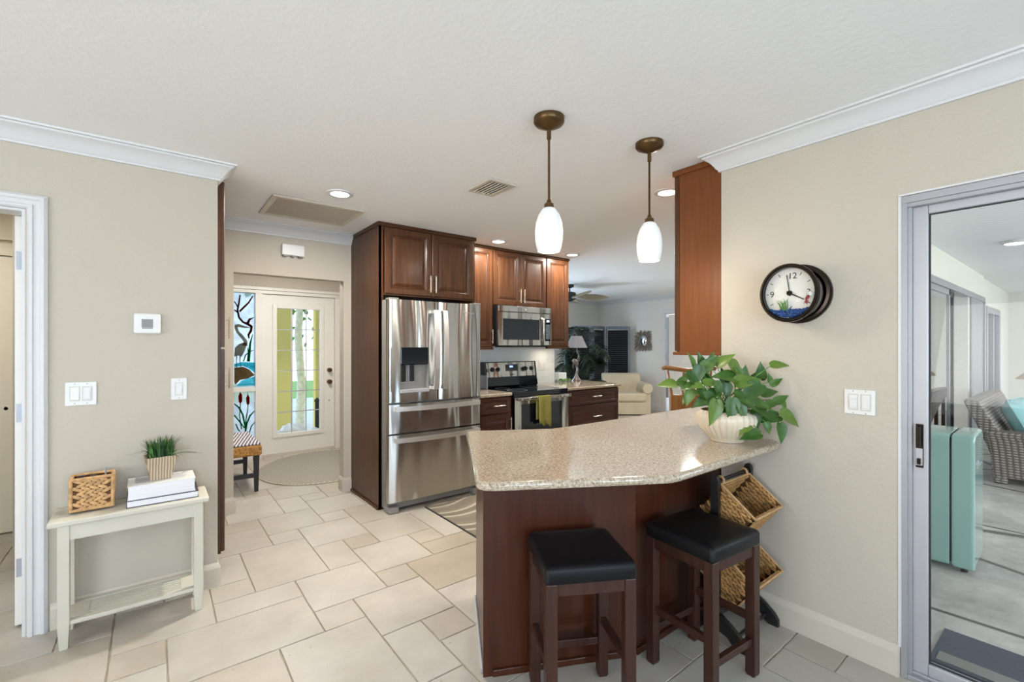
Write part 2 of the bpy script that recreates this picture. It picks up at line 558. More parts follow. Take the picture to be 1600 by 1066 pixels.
# ------------------------------------------------------------------ mesh helpers
class MB:
    """collects shapes; build() links them as ONE mesh object"""

    def __init__(self):
        self.v, self.f, self.mi, self.tone = [], [], [], []
        self.cm, self.ct = 0, 0.5

    def face(self, idx):
        self.f.append(idx)
        self.mi.append(self.cm)
        self.tone.append(self.ct)

    def add(self, verts, faces):
        n = len(self.v)
        self.v += [Vector(p) for p in verts]
        for f in faces:
            self.face([n + i for i in f])
        return n

    def box(self, x0, y0, z0, x1, y1, z1):
        self.add([(x0, y0, z0), (x1, y0, z0), (x1, y1, z0), (x0, y1, z0), (x0, y0, z1), (x1, y0, z1), (x1, y1, z1), (x0, y1, z1)],
                 [(0, 3, 2, 1), (4, 5, 6, 7), (0, 1, 5, 4), (1, 2, 6, 5), (2, 3, 7, 6), (3, 0, 4, 7)])
        return self

    def cbox(self, c, s, rot=None):
        n = len(self.v)
        hx, hy, hz = s[0] / 2, s[1] / 2, s[2] / 2
        self.box(-hx, -hy, -hz, hx, hy, hz)
        m = Matrix.Translation(c) @ (rot.to_matrix().to_4x4() if rot else Matrix.Identity(4))
        for i in range(n, len(self.v)):
            self.v[i] = m @ self.v[i]
        return self

    def prism(self, poly, z0, z1, plane='xy'):
        """extrude a polygon: in xy along z, in xz along y, in yz along x"""
        f = {'xy': lambda a, b, c: (a, b, c), 'xz': lambda a, b, c: (a, c, b), 'yz': lambda a, b, c: (c, a, b)}[plane]
        n = len(poly)
        vs_ = [f(a, b, z0) for a, b in poly] + [f(a, b, z1) for a, b in poly]
        fs = [tuple(range(n - 1, -1, -1)), tuple(range(n, 2 * n))]
        fs += [(i, (i + 1) % n, n + (i + 1) % n, n + i) for i in range(n)]
        self.add(vs_, fs)
        return self

    def rings(self, rings, cap0=True, cap1=True, closed=True):
        n = len(rings[0])
        b = len(self.v)
        for r in rings:
            self.v += [Vector(p) for p in r]
        for k in range(len(rings) - 1):
            for i in range(n if closed else n - 1):
                j = (i + 1) % n
                self.face([b + k * n + i, b + k * n + j, b + (k + 1) * n + j, b + (k + 1) * n + i])
        if cap0:
            self.face([b + i for i in range(n - 1, -1, -1)])
        if cap1:
            self.face([b + (len(rings) - 1) * n + i for i in range(n)])
        return self

    def lathe(self, prof, c=(0, 0, 0), n=24, axis='z', cap0=True, cap1=True, sx=1.0, sy=1.0):
        rs = []
        for r, z in prof:
            ring = []
            for i in range(n):
                a = 2 * PI * i / n
                p = (r * math.cos(a) * sx, r * math.sin(a) * sy, z)
                if axis == 'x':
                    p = (p[2], p[0], p[1])
                elif axis == 'y':
                    p = (p[0], p[2], p[1])
                ring.append((c[0] + p[0], c[1] + p[1], c[2] + p[2]))
            rs.append(ring)
        return self.rings(rs, cap0, cap1)

    def tube(self, pts, r, n=8, cap=True):
        pts = [Vector(p) for p in pts]
        rr = r if isinstance(r, (list, tuple)) else [r] * len(pts)
        rs = []
        up = None
        for i, p in enumerate(pts):
            t = (pts[min(i + 1, len(pts) - 1)] - pts[max(i - 1, 0)]).normalized()
            if up is None:
                up = t.orthogonal().normalized()
            else:
                up = (up - t * up.dot(t))
                up = up.normalized() if up.length > 1e-6 else t.orthogonal().normalized()
            s = t.cross(up)
            rs.append([p + (up * math.cos(2 * PI * k / n) + s * math.sin(2 * PI * k / n)) * rr[i] for k in range(n)])
        return self.rings(rs, cap, cap)

    def bar(self, a, b, w, h, up=(0, 0, 1)):
        """rectangular bar from a to b"""
        a, b = Vector(a), Vector(b)
        t = (b - a).normalized()
        u = Vector(up)
        s = t.cross(u)
        if s.length < 1e-5:
            s = t.orthogonal()
        s.normalize()
        u = s.cross(t)
        rs = [[p + s * (sx * w / 2) + u * (sz * h / 2) for sx, sz in ((-1, -1), (1, -1), (1, 1), (-1, 1))] for p in (a, b)]
        return self.rings(rs)

    def ell(self, c, r, rot=None, nu=8, nv=5):
        n0 = len(self.v)
        rs = []
        for j in range(1, nv):
            t = PI * j / nv
            rs.append([(r[0] * math.sin(t) * math.cos(2 * PI * i / nu), r[1] * math.sin(t) * math.sin(2 * PI * i / nu), r[2] * math.cos(t)) for i in range(nu)])
        self.rings(rs)
        m = Matrix.Translation(c) @ (rot.to_matrix().to_4x4() if rot else Matrix.Identity(4))
        for i in range(n0, len(self.v)):
            self.v[i] = m @ self.v[i]
        return self

    def xform(self, m, start=0):
        for i in range(start, len(self.v)):
            self.v[i] = m @ self.v[i]
        return self

    def build(self, name, mats, parent=None, local=False, bevel=0.0, seg=2, smooth=False, ang=40, tone=None, recalc=True):
        if not isinstance(mats, (list, tuple)):
            mats = [mats]
        me = bpy.data.meshes.new(name)
        vs_ = self.v
        if parent is not None and not local:
            root = parent
            while root.parent is not None:
                root = root.parent
            mi = (Matrix.Translation(root.location) @ root.rotation_euler.to_matrix().to_4x4()).inverted()
            vs_ = [mi @ p for p in vs_]
        me.from_pydata([tuple(p) for p in vs_], [], self.f)
        for m in mats:
            me.materials.append(m)
        me.polygons.foreach_set('material_index', self.mi)
        if tone:
            a = me.attributes.new(tone, 'FLOAT', 'FACE')
            a.data.foreach_set('value', self.tone)
        if recalc:
            bm = bmesh.new()
            bm.from_mesh(me)
            bmesh.ops.recalc_face_normals(bm, faces=bm.faces)
            bm.to_mesh(me)
            bm.free()
        if smooth:
            me.polygons.foreach_set('use_smooth', [True] * len(me.polygons))
            me.set_sharp_from_angle(angle=math.radians(ang))
        me.update()
        o = bpy.data.objects.new(name, me)
        C.objects.link(o)
        if parent is not None:
            o.parent = parent
        if bevel:
            b = o.modifiers.new('edge', 'BEVEL')
            b.width = bevel
            b.segments = seg
            b.limit_method = 'ANGLE'
            b.angle_limit = math.radians(40)
        return o


def tag(o, label=None, cat=None, group=None, kind=None):
    for k, v in (('label', label), ('category', cat), ('group', group), ('kind', kind)):
        if v:
            o[k] = v
    return o


def thing(name, label, cat, loc=(0, 0, 0), rz=0.0, group=None):
    o = bpy.data.objects.new(name, None)
    o.empty_display_size = 0.1
    C.objects.link(o)
    o.location = loc
    o.rotation_euler = (0, 0, rz)
    return tag(o, label, cat, group)


def struct(mb, name, mats, label, cat, **kw):
    return tag(mb.build(name, mats, **kw), label, cat, kind='structure')


def copy_tree(o, parent=None):
    c = o.copy()
    C.objects.link(c)
    c.parent = parent
    for ch in o.children:
        copy_tree(ch, c)
    return c


def text(body, size, parent, name, mat, loc, rot=(PI / 2, 0, 0), align='CENTER'):
    d = bpy.data.curves.new(name, 'FONT')
    d.body = body
    d.size = size
    d.extrude = 0.0006
    d.align_x = align
    d.align_y = 'CENTER'
    d.materials.append(mat)
    o = bpy.data.objects.new(name, d)
    o.location = loc
    o.rotation_euler = rot
    C.objects.link(o)
    bpy.context.view_layer.update()
    me = bpy.data.meshes.new_from_object(o.evaluated_get(bpy.context.evaluated_depsgraph_get()))
    bpy.data.objects.remove(o)
    o = bpy.data.objects.new(name, me)
    o.location = loc
    o.rotation_euler = rot
    C.objects.link(o)
    o.parent = parent
    return o


def panel_front(mb, x0, z0, x1, z1, yb, th=0.02, stile=0.055, glaze=1):
    """raised-panel cabinet front facing -y; its back lies at yb"""
    yf = yb - th
    s = stile
    lp = [(0, yb), (0, yf + 0.004), (0.004, yf), (s - 0.010, yf), (s - 0.006, yf + 0.004), (s, yf + 0.003), (s + 0.006, yf + 0.009), (s + 0.012, yf + 0.011),
          (s + 0.030, yf + 0.004), (s + 0.036, yf + 0.002)]
    gl = {3, 6}
    rs = [[(x0 + i, y, z0 + i), (x1 - i, y, z0 + i), (x1 - i, y, z1 - i), (x0 + i, y, z1 - i)] for i, y in lp]
    for k in range(len(rs) - 1):
        mb.cm = glaze if k in gl else 0
        mb.rings(rs[k:k + 2], False, False)
    mb.cm = 0
    mb.rings([rs[0]], True, False)
    mb.rings([rs[-1]], False, True)
    return mb


def pull(p0, p1, out=0.03, r=0.005):
    """bar pull from p0 to p1 standing off towards -y"""
    mb = MB()
    a, b = Vector(p0), Vector(p1)
    o = Vector((0, -out, 0))
    mb.tube([a + o, b + o], r, 10)
    d = (b - a)
    for t in (0.15, 0.85):
        q = a + d * t
        mb.tube([q, q + o], r * 0.85, 8)
    return mb


CROWN = [(0, .091), (.012, .091), (.013, .081), (.020, .076), (.027, .064), (.044, .040), (.062, .024), (.072, .019), (.075, .011), (.088, .009), (.090, 0), (0, 0)]
BASE = [(0, 0), (.014, 0), (.014, .10), (.010, .115), (.004, .128), (0, .13)]


def sweep_wall(path, prof, top=None, side=1):
    """sweep a moulding profile (offset from wall, height) along a plan path with mitred corners; side=1 puts it on the left of the path"""
    mb = MB()
    P = [Vector(p) for p in path]
    nr = []
    for i in range(len(P) - 1):
        d = (P[i + 1] - P[i]).normalized()
        nr.append(Vector((-d.y, d.x)) * side)
    rs = []
    for i, p in enumerate(P):
        n1 = nr[max(i - 1, 0)]
        n2 = nr[min(i, len(nr) - 1)]
        m = (n1 + n2)
        m = m / m.dot(n1)
        rs.append([(p.x + m.x * a, p.y + m.y * a, (top - b) if top is not None else b) for a, b in prof])
    mb.rings(rs)
    return mb


rnd = random.Random(7)

# ------------------------------------------------------------------ floors
# travertine laid in a four-size pattern on a 0.2032 m module
U = 0.2032
PAT = [(2, 2, 2, 3), (3, 0, 2, 2), (4, 2, 1, 2), (4, 4, 2, 2), (3, 5, 1, 1), (5, 0, 1, 1), (5, 1, 2, 2), (5, 3, 1, 1), (6, 3, 2, 2), (7, 2, 1, 1), (7, 1, 2, 1), (6, 5, 3, 2)]
fl = MB()
g = 0.0035
for bx in range(-6, 9):
    for by in range(-5, 7):
        for (tx, ty, tw, th) in PAT:
            x0, y0 = (bx * 6 + tx + .24) * U, (by * 6 + ty + .38) * U
            x1, y1 = x0 + tw * U, y0 + th * U
            cx_, cy_ = (x0 + x1) / 2, (y0 + y1) / 2
            if not (-4.3 < cx_ < 8.7 and -3.4 < cy_ < 7.6):
                continue
            if cx_ > 2.62 and cy_ < 0.95:
                continue
            fl.ct = min(1, max(0, rnd.gauss(0.55, 0.24)))
            j = lambda: rnd.uniform(-0.0015, 0.0015)
            # edge points, chipped a little
            def edge(ax, ay, bx2, by2):
                n = max(2, int(math.hypot(bx2 - ax, by2 - ay) / 0.05))
                return [(ax + (bx2 - ax) * k / n + j(), ay + (by2 - ay) * k / n + j()) for k in range(n)]
            a0, b0, a1, b1 = x0 + g, y0 + g, x1 - g, y1 - g
            loop = edge(a0, b0, a1, b0) + edge(a1, b0, a1, b1) + edge(a1, b1, a0, b1) + edge(a0, b1, a0, b0)
            mid = [(p[0], p[1]) for p in loop]
            ins = [(cx_ + (p[0] - cx_) * (1 - 0.006 / max(tw, 1) / U * 0.5), cy_ + (p[1] - cy_) * (1 - 0.006 / max(th, 1) / U * 0.5)) for p in loop]
            fl.rings([[(p[0], p[1], -0.006) for p in mid], [(p[0], p[1], -0.0022) for p in mid], [(p[0], p[1], 0) for p in ins]], False, True)
fl.cm = 1
fl.ct = 0.5
fl.add([(-4.3, -3.4, -.006), (2.60, -3.4, -.006), (2.60, .98, -.006), (8.7, .98, -.006), (8.7, 7.6, -.006), (-4.3, 7.6, -.006)], [(0, 1, 2, 3, 4, 5)])
struct(fl, 'floor', [M['tile'], M['grout']], 'cream travertine tile floor in four tile sizes', 'floor', tone='tile_tone', recalc=False)
struct(MB().box(2.60, -3.3, -.12, 13.5, 1.03, -.004), 'floor_sunroom', M['stamped'], 'grey stamped concrete floor of the sunroom', 'floor')

# ------------------------------------------------------------------ ceiling and walls
struct(MB().box(-4.3, -3.35, H, 8.7, 1.0, H + .1).box(-4.3, 1.0, H, 8.7, 7.6, H + .1), 'ceiling', M['ceiling'], 'white textured ceiling over kitchen and hall', 'ceiling')
struct(MB().box(2.63, -3.3, 2.425, 13.5, 1.10, 2.438), 'ceiling_sunroom', M['beadboard'], 'white grooved board ceiling of the sunroom', 'ceiling')

w = MB()
w.box(-.480, 3.155, 0, .296, 3.265, H)
w.box(-1.29, 3.155, 2.045, -.480, 3.265, H)
w.box(-4.3, 3.155, 0, -1.29, 3.265, H)
struct(w, 'wall_left', M['wall'], 'cream wall behind the console table', 'wall')
w = MB()
w.box(2.468, .507, 0, 2.63, 1.274, H)
w.box(2.468, -1.45, 2.016, 2.63, .507, H)
w.box(2.468, -3.3, 0, 2.63, -1.45, H)
struct(w, 'wall_right', M['wall'], 'cream wall carrying the round clock', 'wall')
w = MB()
w.box(2.63, 1.03, 0, 5.78, 1.274, H)
w.box(5.78, 1.03, 2.10, 8.449, 1.12, H).box(8.571, 1.03, 2.10, 9.72, 1.12, H).box(8.449, 1.03, 2.10, 8.571, 1.0345, H)
w.box(9.72, 1.03, 0, 9.80, 1.16, H)
w.box(9.80, 1.06, 0, 10.05, 1.18, H)
w.box(10.05, 1.06, 2.0, 11.65, 1.18, H)
w.box(11.65, 1.06, 0, 13.5, 1.18, H)
struct(w, 'wall_sunroom', M['wall_sun'], 'pale yellow sunroom wall with sliding doors', 'wall')
struct(MB().box(5.78, 1.12, 2.10, 8.45, 1.274, H), 'wall_dining', M['wall_far'], 'grey header over the sunroom sliding door', 'wall')
w = MB()
w.box(13.3, -3.2, 0, 13.45, .25, H).box(13.3, .78, 0, 13.45, 1.06, H).box(13.3, .25, 0, 13.45, .78, .6).box(13.3, .25, 1.95, 13.45, .78, H)
struct(w, 'wall_sunroom_end', M['wall_sun'], 'pale yellow end wall of the sunroom', 'wall')
w = MB()
w.box(2.63, -3.3, 0, 13.5, -3.18, .55).box(2.63, -3.3, 2.15, 13.5, -3.18, H)
for x in (2.63, 4.5, 6.4, 8.3, 10.2, 12.1, 13.38):
    w.box(x, -3.3, .55, x + .12, -3.18, 2.15)
struct(w, 'wall_sunroom_front', M['wall_sun'], 'window wall of the sunroom', 'wall')
w = MB()
w.box(-.6, 4.418, 0, .526, 4.533, H)
w.box(.526, 4.418, 2.003, 1.428, 4.533, H)
w.box(1.428, 4.418, 0, 1.512, 4.533, H)
struct(w, 'wall_entry', M['wall'], 'cream wall with the opening to the front door', 'wall')
struct(MB().box(1.512, 4.27, 0, 4.03, 4.533, H), 'wall_kitchen', M['wall'], 'wall behind the range and refrigerator', 'wall')
w = MB()
w.box(-.75, 6.35, 0, .735, 6.48, H).box(.735, 6.35, 2.075, 2.05, 6.48, H).box(2.02, 6.35, 0, 2.4, 6.48, H)
struct(w, 'wall_front', M['wall'], 'cream wall around the front door', 'wall')
struct(MB().box(2.3, 4.533, 0, 2.4, 6.35, H), 'wall_foyer_right', M['wall'], 'right wall of the entry hall', 'wall')
struct(MB().box(-.75, 4.533, 0, -.65, 6.35, H), 'wall_foyer_left', M['wall'], 'left wall of the entry hall', 'wall')
w = MB()
w.box(8.45, 1.035, 0, 8.57, 4.73, H).box(8.45, 4.73, 2.06, 8.57, 5.56, H).box(8.45, 5.56, 0, 8.57, 7.5, H)
struct(w, 'wall_far', M['wall_far'], 'pale grey far wall of the living room', 'wall')
struct(MB().box(2.4, 7.35, 0, 8.45, 7.5, H), 'wall_living', M['wall_far'], 'pale grey wall behind the palm', 'wall')
w = MB()
w.box(-4.3, -3.35, 0, 2.63, -3.2, .35).box(-4.3, -3.35, 2.25, 2.63, -3.2, H).box(-4.3, -3.35, .35, -2.62, -3.2, 2.25).box(1.17, -3.35, .35, 2.63, -3.2, 2.25).box(-1.78, -3.35, .35, -1.17, -3.2, 2.25).box(-.33, -3.35, .35, .33, -3.2, 2.25)
struct(w, 'wall_back', M['wall'], 'cream wall behind the viewer', 'wall')
w = MB()
w.box(-4.3, -3.2, 0, -4.2, -1.1, H).box(-4.3, 1.5, 0, -4.2, 5.1, H).box(-4.3, -1.1, 0, -4.2, 1.5, .35).box(-4.3, -1.1, 2.25, -4.2, 1.5, H)
struct(w, 'wall_side', M['wall'], 'cream side wall of the room', 'wall')
w = MB()
w.box(-4.2, 5.0, 0, -.62, 5.1, H)
struct(w, 'wall_closet', M['closet'], 'beige wall seen through the left doorway', 'wall')
struct(MB().box(-.62, 3.92, 0, -.52, 5.1, H), 'wall_passage', M['wall'], 'short wall beside the pantry cabinet', 'wall')

# crown moulding, baseboards
struct(sweep_wall([(-4.2, 3.155), (.296, 3.155), (.296, 3.266)], CROWN, H, -1), 'trim_1', M['trim'], 'white crown moulding on the left wall', 'moulding', smooth=True, ang=25)
struct(sweep_wall([(2.468, -3.2), (2.468, 1.274), (2.56, 1.274)], CROWN, H, 1), 'trim_2', M['trim'], 'white crown moulding on the right wall', 'moulding', smooth=True, ang=25)
struct(sweep_wall([(.30, 4.418), (1.4985, 4.418)], CROWN, H, -1), 'trim_3', M['trim'], 'white crown moulding over the entry opening', 'moulding', smooth=True, ang=25)
struct(sweep_wall([(4.2, 7.35), (8.45, 7.35), (8.45, 1.3)], CROWN, H, -1), 'trim_4', M['trim'], 'white crown moulding in the living room', 'moulding', smooth=True, ang=25)
struct(sweep_wall([(-.395, 3.155), (.296, 3.155), (.296, 3.266)], BASE, None, -1), 'baseboard_left', M['trim_cream'], 'cream baseboard behind the console table', 'baseboard')
struct(sweep_wall([(2.468, .509), (2.468, 1.274)], BASE, None, 1), 'baseboard_right', M['trim_cream'], 'cream baseboard under the round clock', 'baseboard')
b_ = sweep_wall([(1.4985, 4.418), (1.428, 4.418), (1.428, 4.533)], BASE, None, 1)
b2 = sweep_wall([(.05, 4.418), (.526, 4.418), (.526, 4.533)], BASE, None, -1)
b_.add(b2.v, b2.f)
struct(b_, 'baseboard_entry', M['trim_cream'], 'cream baseboards beside the entry opening', 'baseboard')
struct(sweep_wall([(5.0, 7.35), (8.45, 7.35), (8.45, 5.64)], BASE, None, -1), 'baseboard_far', M['trim'], 'white baseboard in the living room', 'baseboard')

# left doorway casing, jamb and open door leaf
cs = MB()
prof = [(0, 0), (0, .012), (.008, .020), (.018, .020), (.022, .013), (.040, .013), (.046, .021), (.058, .021), (.064, .014), (.070, .010), (.070, 0)]
def casing_leg(mb, x_in, x_dir, y, z1, pr=prof, zb=0.0):
    mb.rings([[(x_in + x_dir * a, y - b, zb) for a, b in pr], [(x_in + x_dir * a, y - b, z1 + a) for a, b in pr]])
def casing_head(mb, x0, x1, y, z1, pr=prof):
    mb.rings([[(x0 - a, y - b, z1 + a) for a, b in pr], [(x1 + a, y - b, z1 + a) for a, b in pr]])
casing_leg(cs, -.473, 1, 3.155, 2.045)
casing_leg(cs, -1.29, -1, 3.155, 2.045)
casing_head(cs, -1.29, -.473, 3.155, 2.045)
cs.box(-.492, 3.155, 0, -.4805, 3.275, 2.044).box(-1.289, 3.155, 0, -1.277, 3.275, 2.044).box(-1.277, 3.155, 2.032, -.492, 3.275, 2.044)
struct(cs, 'trim_5', M['trim'], 'white moulded casing of the left doorway', 'moulding', smooth=True, ang=20)
d1 = tag(thing('door_1', 'door leaf standing open inside the left doorway', 'door', (-.51, 3.278, 0)), kind='structure')
MB().box(-.535, 3.278, .012, -.497, 3.88, 2.03).build('door_leaf', M['door_white'], d1, bevel=.002)
for z in (1.811, 1.058, .295):
    hb = MB().box(-.530, 3.2755, z - .045, -.500, 3.278, z + .045)
    hb.tube([(-.4985, 3.2735, z - .045), (-.4985, 3.2735, z + .045)], .005, 8)
    hb.build('hinge', M['alu'], d1)
# closet doors on the wall beyond
d2 = tag(thing('door_2', 'flat beige closet door beyond the left doorway', 'door', (-1.3, 4.99, 0)), kind='structure')
MB().box(-1.92, 4.965, .012, -1.3, 4.995, 2.045).build('door_leaf', M['closet'], d2)
MB().box(-1.29, 4.965, .012, -.645, 4.995, 2.045).build('door_leaf', M['closet'], d2)
MB().lathe([(.012, 0), (.016, .012), (.010, .02)], (-.855, 4.965, 1.675 - 0.75), 12, 'y').xform(Matrix.Identity(4)).build('door_knob', M['nickel'], d2)
struct(MB().box(-2.0, 4.95, 2.055, -.622, 4.999, 2.11).box(-2.0, 4.95, 2.17, -.622, 4.999, 2.185), 'trim_6', M['closet'], 'beige head casing over the closet door', 'moulding')

# ------------------------------------------------------------------ front door, sidelight
YD = 6.35
d3 = tag(thing('door_3', 'white front door with a tall twelve-pane glass panel', 'door', (1.5, YD, 0)), kind='structure')
lf = MB()
gx0, gx1, gz0, gz1 = 1.228, 1.751, .275, 1.86
dx0, dx1 = 1.062, 1.935
for (a, b, c2, d) in ((dx0, gx0, .03, 2.03), (gx1, dx1, .03, 2.03), (gx0, gx1, .03, gz0), (gx0, gx1, gz1, 2.03)):
    lf.box(a, YD + .02, c2, b, YD + .064, d)
lf.build('door_leaf', M['door_white'], d3)
fr = MB()
for (a, b, c2, d) in ((gx0 - .05, gx0, gz0 - .05, gz1 + .05), (gx1, gx1 + .05, gz0 - .05, gz1 + .05), (gx0, gx1, gz0 - .05, gz0), (gx0, gx1, gz1, gz1 + .05)):
    fr.box(a, YD + .006, c2, b, YD + .022, d)
fr.build('glass_frame', M['door_white'], d3, bevel=.005)
MB().box(gx0, YD + .038, gz0, gx1, YD + .044, gz1).build('glass_pane', M['glass'], d3)
mu = MB()
for k in (1, 2):
    x = gx0 + (gx1 - gx0) * k / 3
    mu.box(x - .006, YD + .03, gz0, x + .006, YD + .037, gz1)
for k in range(1, 6):
    z = gz0 + (gz1 - gz0) * k / 6
    mu.box(gx0, YD + .031, z - .006, gx1, YD + .0365, z + .006)
mu.build('muntins', M['alu_light'], d3)
for nm, z, r in (('deadbolt', 1.062, .028), ('door_knob', .905, .03)):
    k = MB().lathe([(r, 0), (r, -.008), (r * .45, -.012), (r * .45, -.03), (r * .95, -.036), (r, -.05), (r * .7, -.06)], (1.865, YD + .02, z), 16, 'y')
    k.build(nm, M['bronze'], d3, smooth=True)
MB().lathe([(.008, 0), (.008, -.006)], (1.865, YD + .02, .655), 10, 'y').build('lock_pin', M['bronze'], d3)
MB().box(dx0, YD + .0, .0, dx1, YD + .13, .028).build('threshold', M['trim_cream'], d3)
fc = MB()
fc.box(.735, YD - .012, 2.033, 2.02, YD + .12, 2.075)
fc.box(.985, YD - .012, 0, 1.058, YD + .12, 2.033)
fc.box(1.939, YD - .012, 0, 2.02, YD + .12, 2.033)
fc.box(.735, YD - .012, 0, .757, YD + .12, 2.033)
fc.box(.757, YD - .012, 0, .985, YD + .12, .235)
fc.box(.757, YD - .006, .83, .985, YD + .1, .885)
fc.box(.735, YD - .03, 2.075, 2.02, YD + .0, 2.11)
struct(fc, 'trim_7', M['door_white'], 'white frame of the front door and sidelight', 'moulding', bevel=.003)

w1 = tag(thing('window_1', 'stained glass sidelight with wading birds and cattails beside the front door', 'window', (.87, YD, 0)), kind='structure')
skyg = art_glass('sky_blue_glass', (0.84, 0.91, 0.98, 1), .4)
whiteg = art_glass('milk_glass', (0.95, 0.97, 0.98, 1), .45)
greeng = art_glass('green_glass', (0.02, 0.33, 0.15, 1))
redg = art_glass('red_glass', (0.5, 0.02, 0.03, 1))
brown = art_glass('rust_glass', (0.24, 0.05, 0.03, 1))
greyg = art_glass('taupe_glass', (0.5, 0.44, 0.37, 1))
rockg = art_glass('umber_glass', (0.42, 0.29, 0.17, 1))
aquag = art_glass('aqua_glass', (0.25, 0.78, 0.82, 1))
MB().box(.757, YD + .04, .885, .985, YD + .045, 2.033).build('upper_pane', skyg, w1)
MB().box(.757, YD + .04, .235, .985, YD + .045, .83).build('lower_pane', whiteg, w1)


def sx(p):
    return .763 + (p * .2252 + 360 - 366) / 32 * .216


def sz(q):
    return 2.02 - (q * .2252 + 450 - 458) / 144 * 1.125


def glass_poly(name, mat, polys, yoff=.034):
    mb = MB()
    for k, po in enumerate(polys):
        mb.prism([(sx(a), sz(b)) for a, b in po], YD + yoff - .001 * k, YD + yoff + .005 - .001 * k, 'xz')
    return mb.build(name, mat, w1)


def ribbon(pts, ws):
    L, R = [], []
    for i, p in enumerate(pts):
        a, b = pts[max(i - 1, 0)], pts[min(i + 1, len(pts) - 1)]
        d = Vector((b[0] - a[0], b[1] - a[1])).normalized()
        n = Vector((-d.y, d.x)) * ws[i] / 2
        L.append((p[0] + n.x, p[1] + n.y))
        R.append((p[0] - n.x, p[1] - n.y))
    return L + R[::-1]


glass_poly('branch', brown, [ribbon([(70, 45), (62, 100), (52, 150), (62, 200), (90, 232), (125, 245), (150, 262), (146, 290), (128, 320), (132, 345)], [10, 12, 13, 14, 14, 18, 20, 18, 16, 8]),
                             ribbon([(158, 48), (130, 95), (95, 130), (66, 160)], [8, 12, 14, 14]), ribbon([(28, 90), (40, 105), (54, 130)], [6, 8, 10]),
                             ribbon([(30, 150), (42, 158), (56, 168)], [8, 10, 10]), ribbon([(165, 198), (135, 212), (122, 240)], [4, 16, 20])])
glass_poly('bird', greyg, [ribbon([(40, 262), (52, 300), (85, 335), (108, 365), (102, 395)], [22, 20, 22, 26, 40]), ribbon([(32, 258), (60, 256), (100, 266), (142, 270)], [10, 22, 12, 4]),
                           [(118, 380), (100, 370), (60, 385), (34, 410), (30, 470), (56, 462), (80, 470), (104, 425)], ribbon([(46, 465), (44, 500), (45, 545)], [8, 5, 5]),
                           ribbon([(70, 465), (68, 500), (76, 545)], [10, 5, 5])])
glass_poly('reeds', greeng, [ribbon([(128, 505), (134, 440), (140, 380), (158, 315)], [22, 20, 14, 4]), ribbon([(92, 505), (108, 460), (138, 435), (168, 425)], [8, 8, 7, 3]), ribbon([(125, 500), (128, 450), (120, 405)], [12, 8, 3])])
glass_poly('bank', rockg, [[(30, 545), (90, 540), (135, 560), (172, 600), (120, 625), (70, 630), (40, 660), (30, 650)]])
glass_poly('water', aquag, [[(30, 520), (80, 508), (172, 512), (172, 585), (130, 552), (90, 535), (30, 540)], [(50, 665), (80, 635), (172, 610), (172, 672), (50, 672)]], .036)
glass_poly('cattails', redg, [[(70, 712), (58, 740), (60, 780), (72, 796), (84, 778), (84, 735)], [(124, 730), (112, 755), (114, 795), (124, 810), (136, 795), (136, 755)]])
glass_poly('rushes', greeng, [ribbon([(72, 700), (72, 800), (66, 880), (80, 970)], [3, 6, 7, 8]), ribbon([(122, 700), (124, 830), (112, 900), (106, 990)], [3, 6, 8, 10]),
                              ribbon([(30, 792), (62, 820), (88, 870), (106, 960)], [8, 12, 12, 12]), ribbon([(30, 870), (62, 910), (100, 965)], [10, 10, 8]),
                              ribbon([(172, 850), (140, 880), (118, 930), (110, 985)], [5, 12, 10, 8]), ribbon([(172, 930), (148, 955), (134, 1000)], [4, 8, 8]), ribbon([(40, 930), (56, 970), (70, 985)], [8, 9, 8])])

# ------------------------------------------------------------------ sliding door on the right
d4 = tag(thing('door_4', 'grey aluminium sliding glass door to the sunroom', 'door', (2.53, -.4, 0)), kind='structure')
fm = MB()
fm.box(2.474, .484, 0, 2.60, .506, 2.015)
fm.box(2.490, .472, 0, 2.505, .486, 1.98)
fm.box(2.470, -1.45, 1.985, 2.60, .506, 2.0155)
fm.box(2.476, -1.45, 1.968, 2.500, .484, 1.986)
fm.box(2.476, -1.448, 0, 2.60, .484, .018)
fm.box(2.500, -1.448, .018, 2.508, .484, .030)
fm.box(2.474, -1.449, 0, 2.60, -1.428, 2.0)
fm.build('frame', M['alu'], d4, bevel=.002)
struct(MB().box(2.4655, .503, .125, 2.476, .512, 2.018).box(2.4655, -1.45, 2.0165, 2.474, .512, 2.024), 'trim_8', M['trim'], 'thin white caulk strip round the sliding door', 'moulding')
p1 = MB()
p1.box(2.512, .425, .022, 2.552, .476, 1.972)
p1.box(2.512, -.52, .022, 2.552, .425, .075)
p1.box(2.512, -.52, 1.935, 2.552, .425, 1.972)
p1.box(2.512, -.57, .022, 2.552, -.52, 1.972)
p1.build('sliding_panel', M['alu_light'], d4, bevel=.003)
MB().box(2.526, .420, .070, 2.538, .427, 1.94).box(2.526, -.52, .070, 2.538, .42, .078).box(2.526, -.52, 1.932, 2.538, .42, 1.94).build('gasket', M['rubber'], d4)
MB().box(2.529, -.52, .075, 2.535, .42, 1.935).build('glass_pane', M['glass'], d4)
p2 = MB()
p2.box(2.558, -.57, .022, 2.595, -.52, 1.972).box(2.558, -1.428, .022, 2.595, -.52, .075).box(2.558, -1.428, 1.935, 2.595, -.52, 1.972)
p2.build('fixed_panel', M['alu_light'], d4)
MB().box(2.574, -1.428, .075, 2.580, -.57, 1.935).build('glass_pane', M['glass'], d4)
hd = MB()
hd.box(2.500, .438, .885, 2.512, .462, 1.065)
hd.box(2.484, .444, .90, 2.5005, .456, .925).box(2.484, .444, 1.03, 2.5005, .456, 1.055)
hd.box(2.478, .442, .975, 2.486, .458, 1.058)
hd.build('latch_handle', M['gun'], d4, bevel=.002)
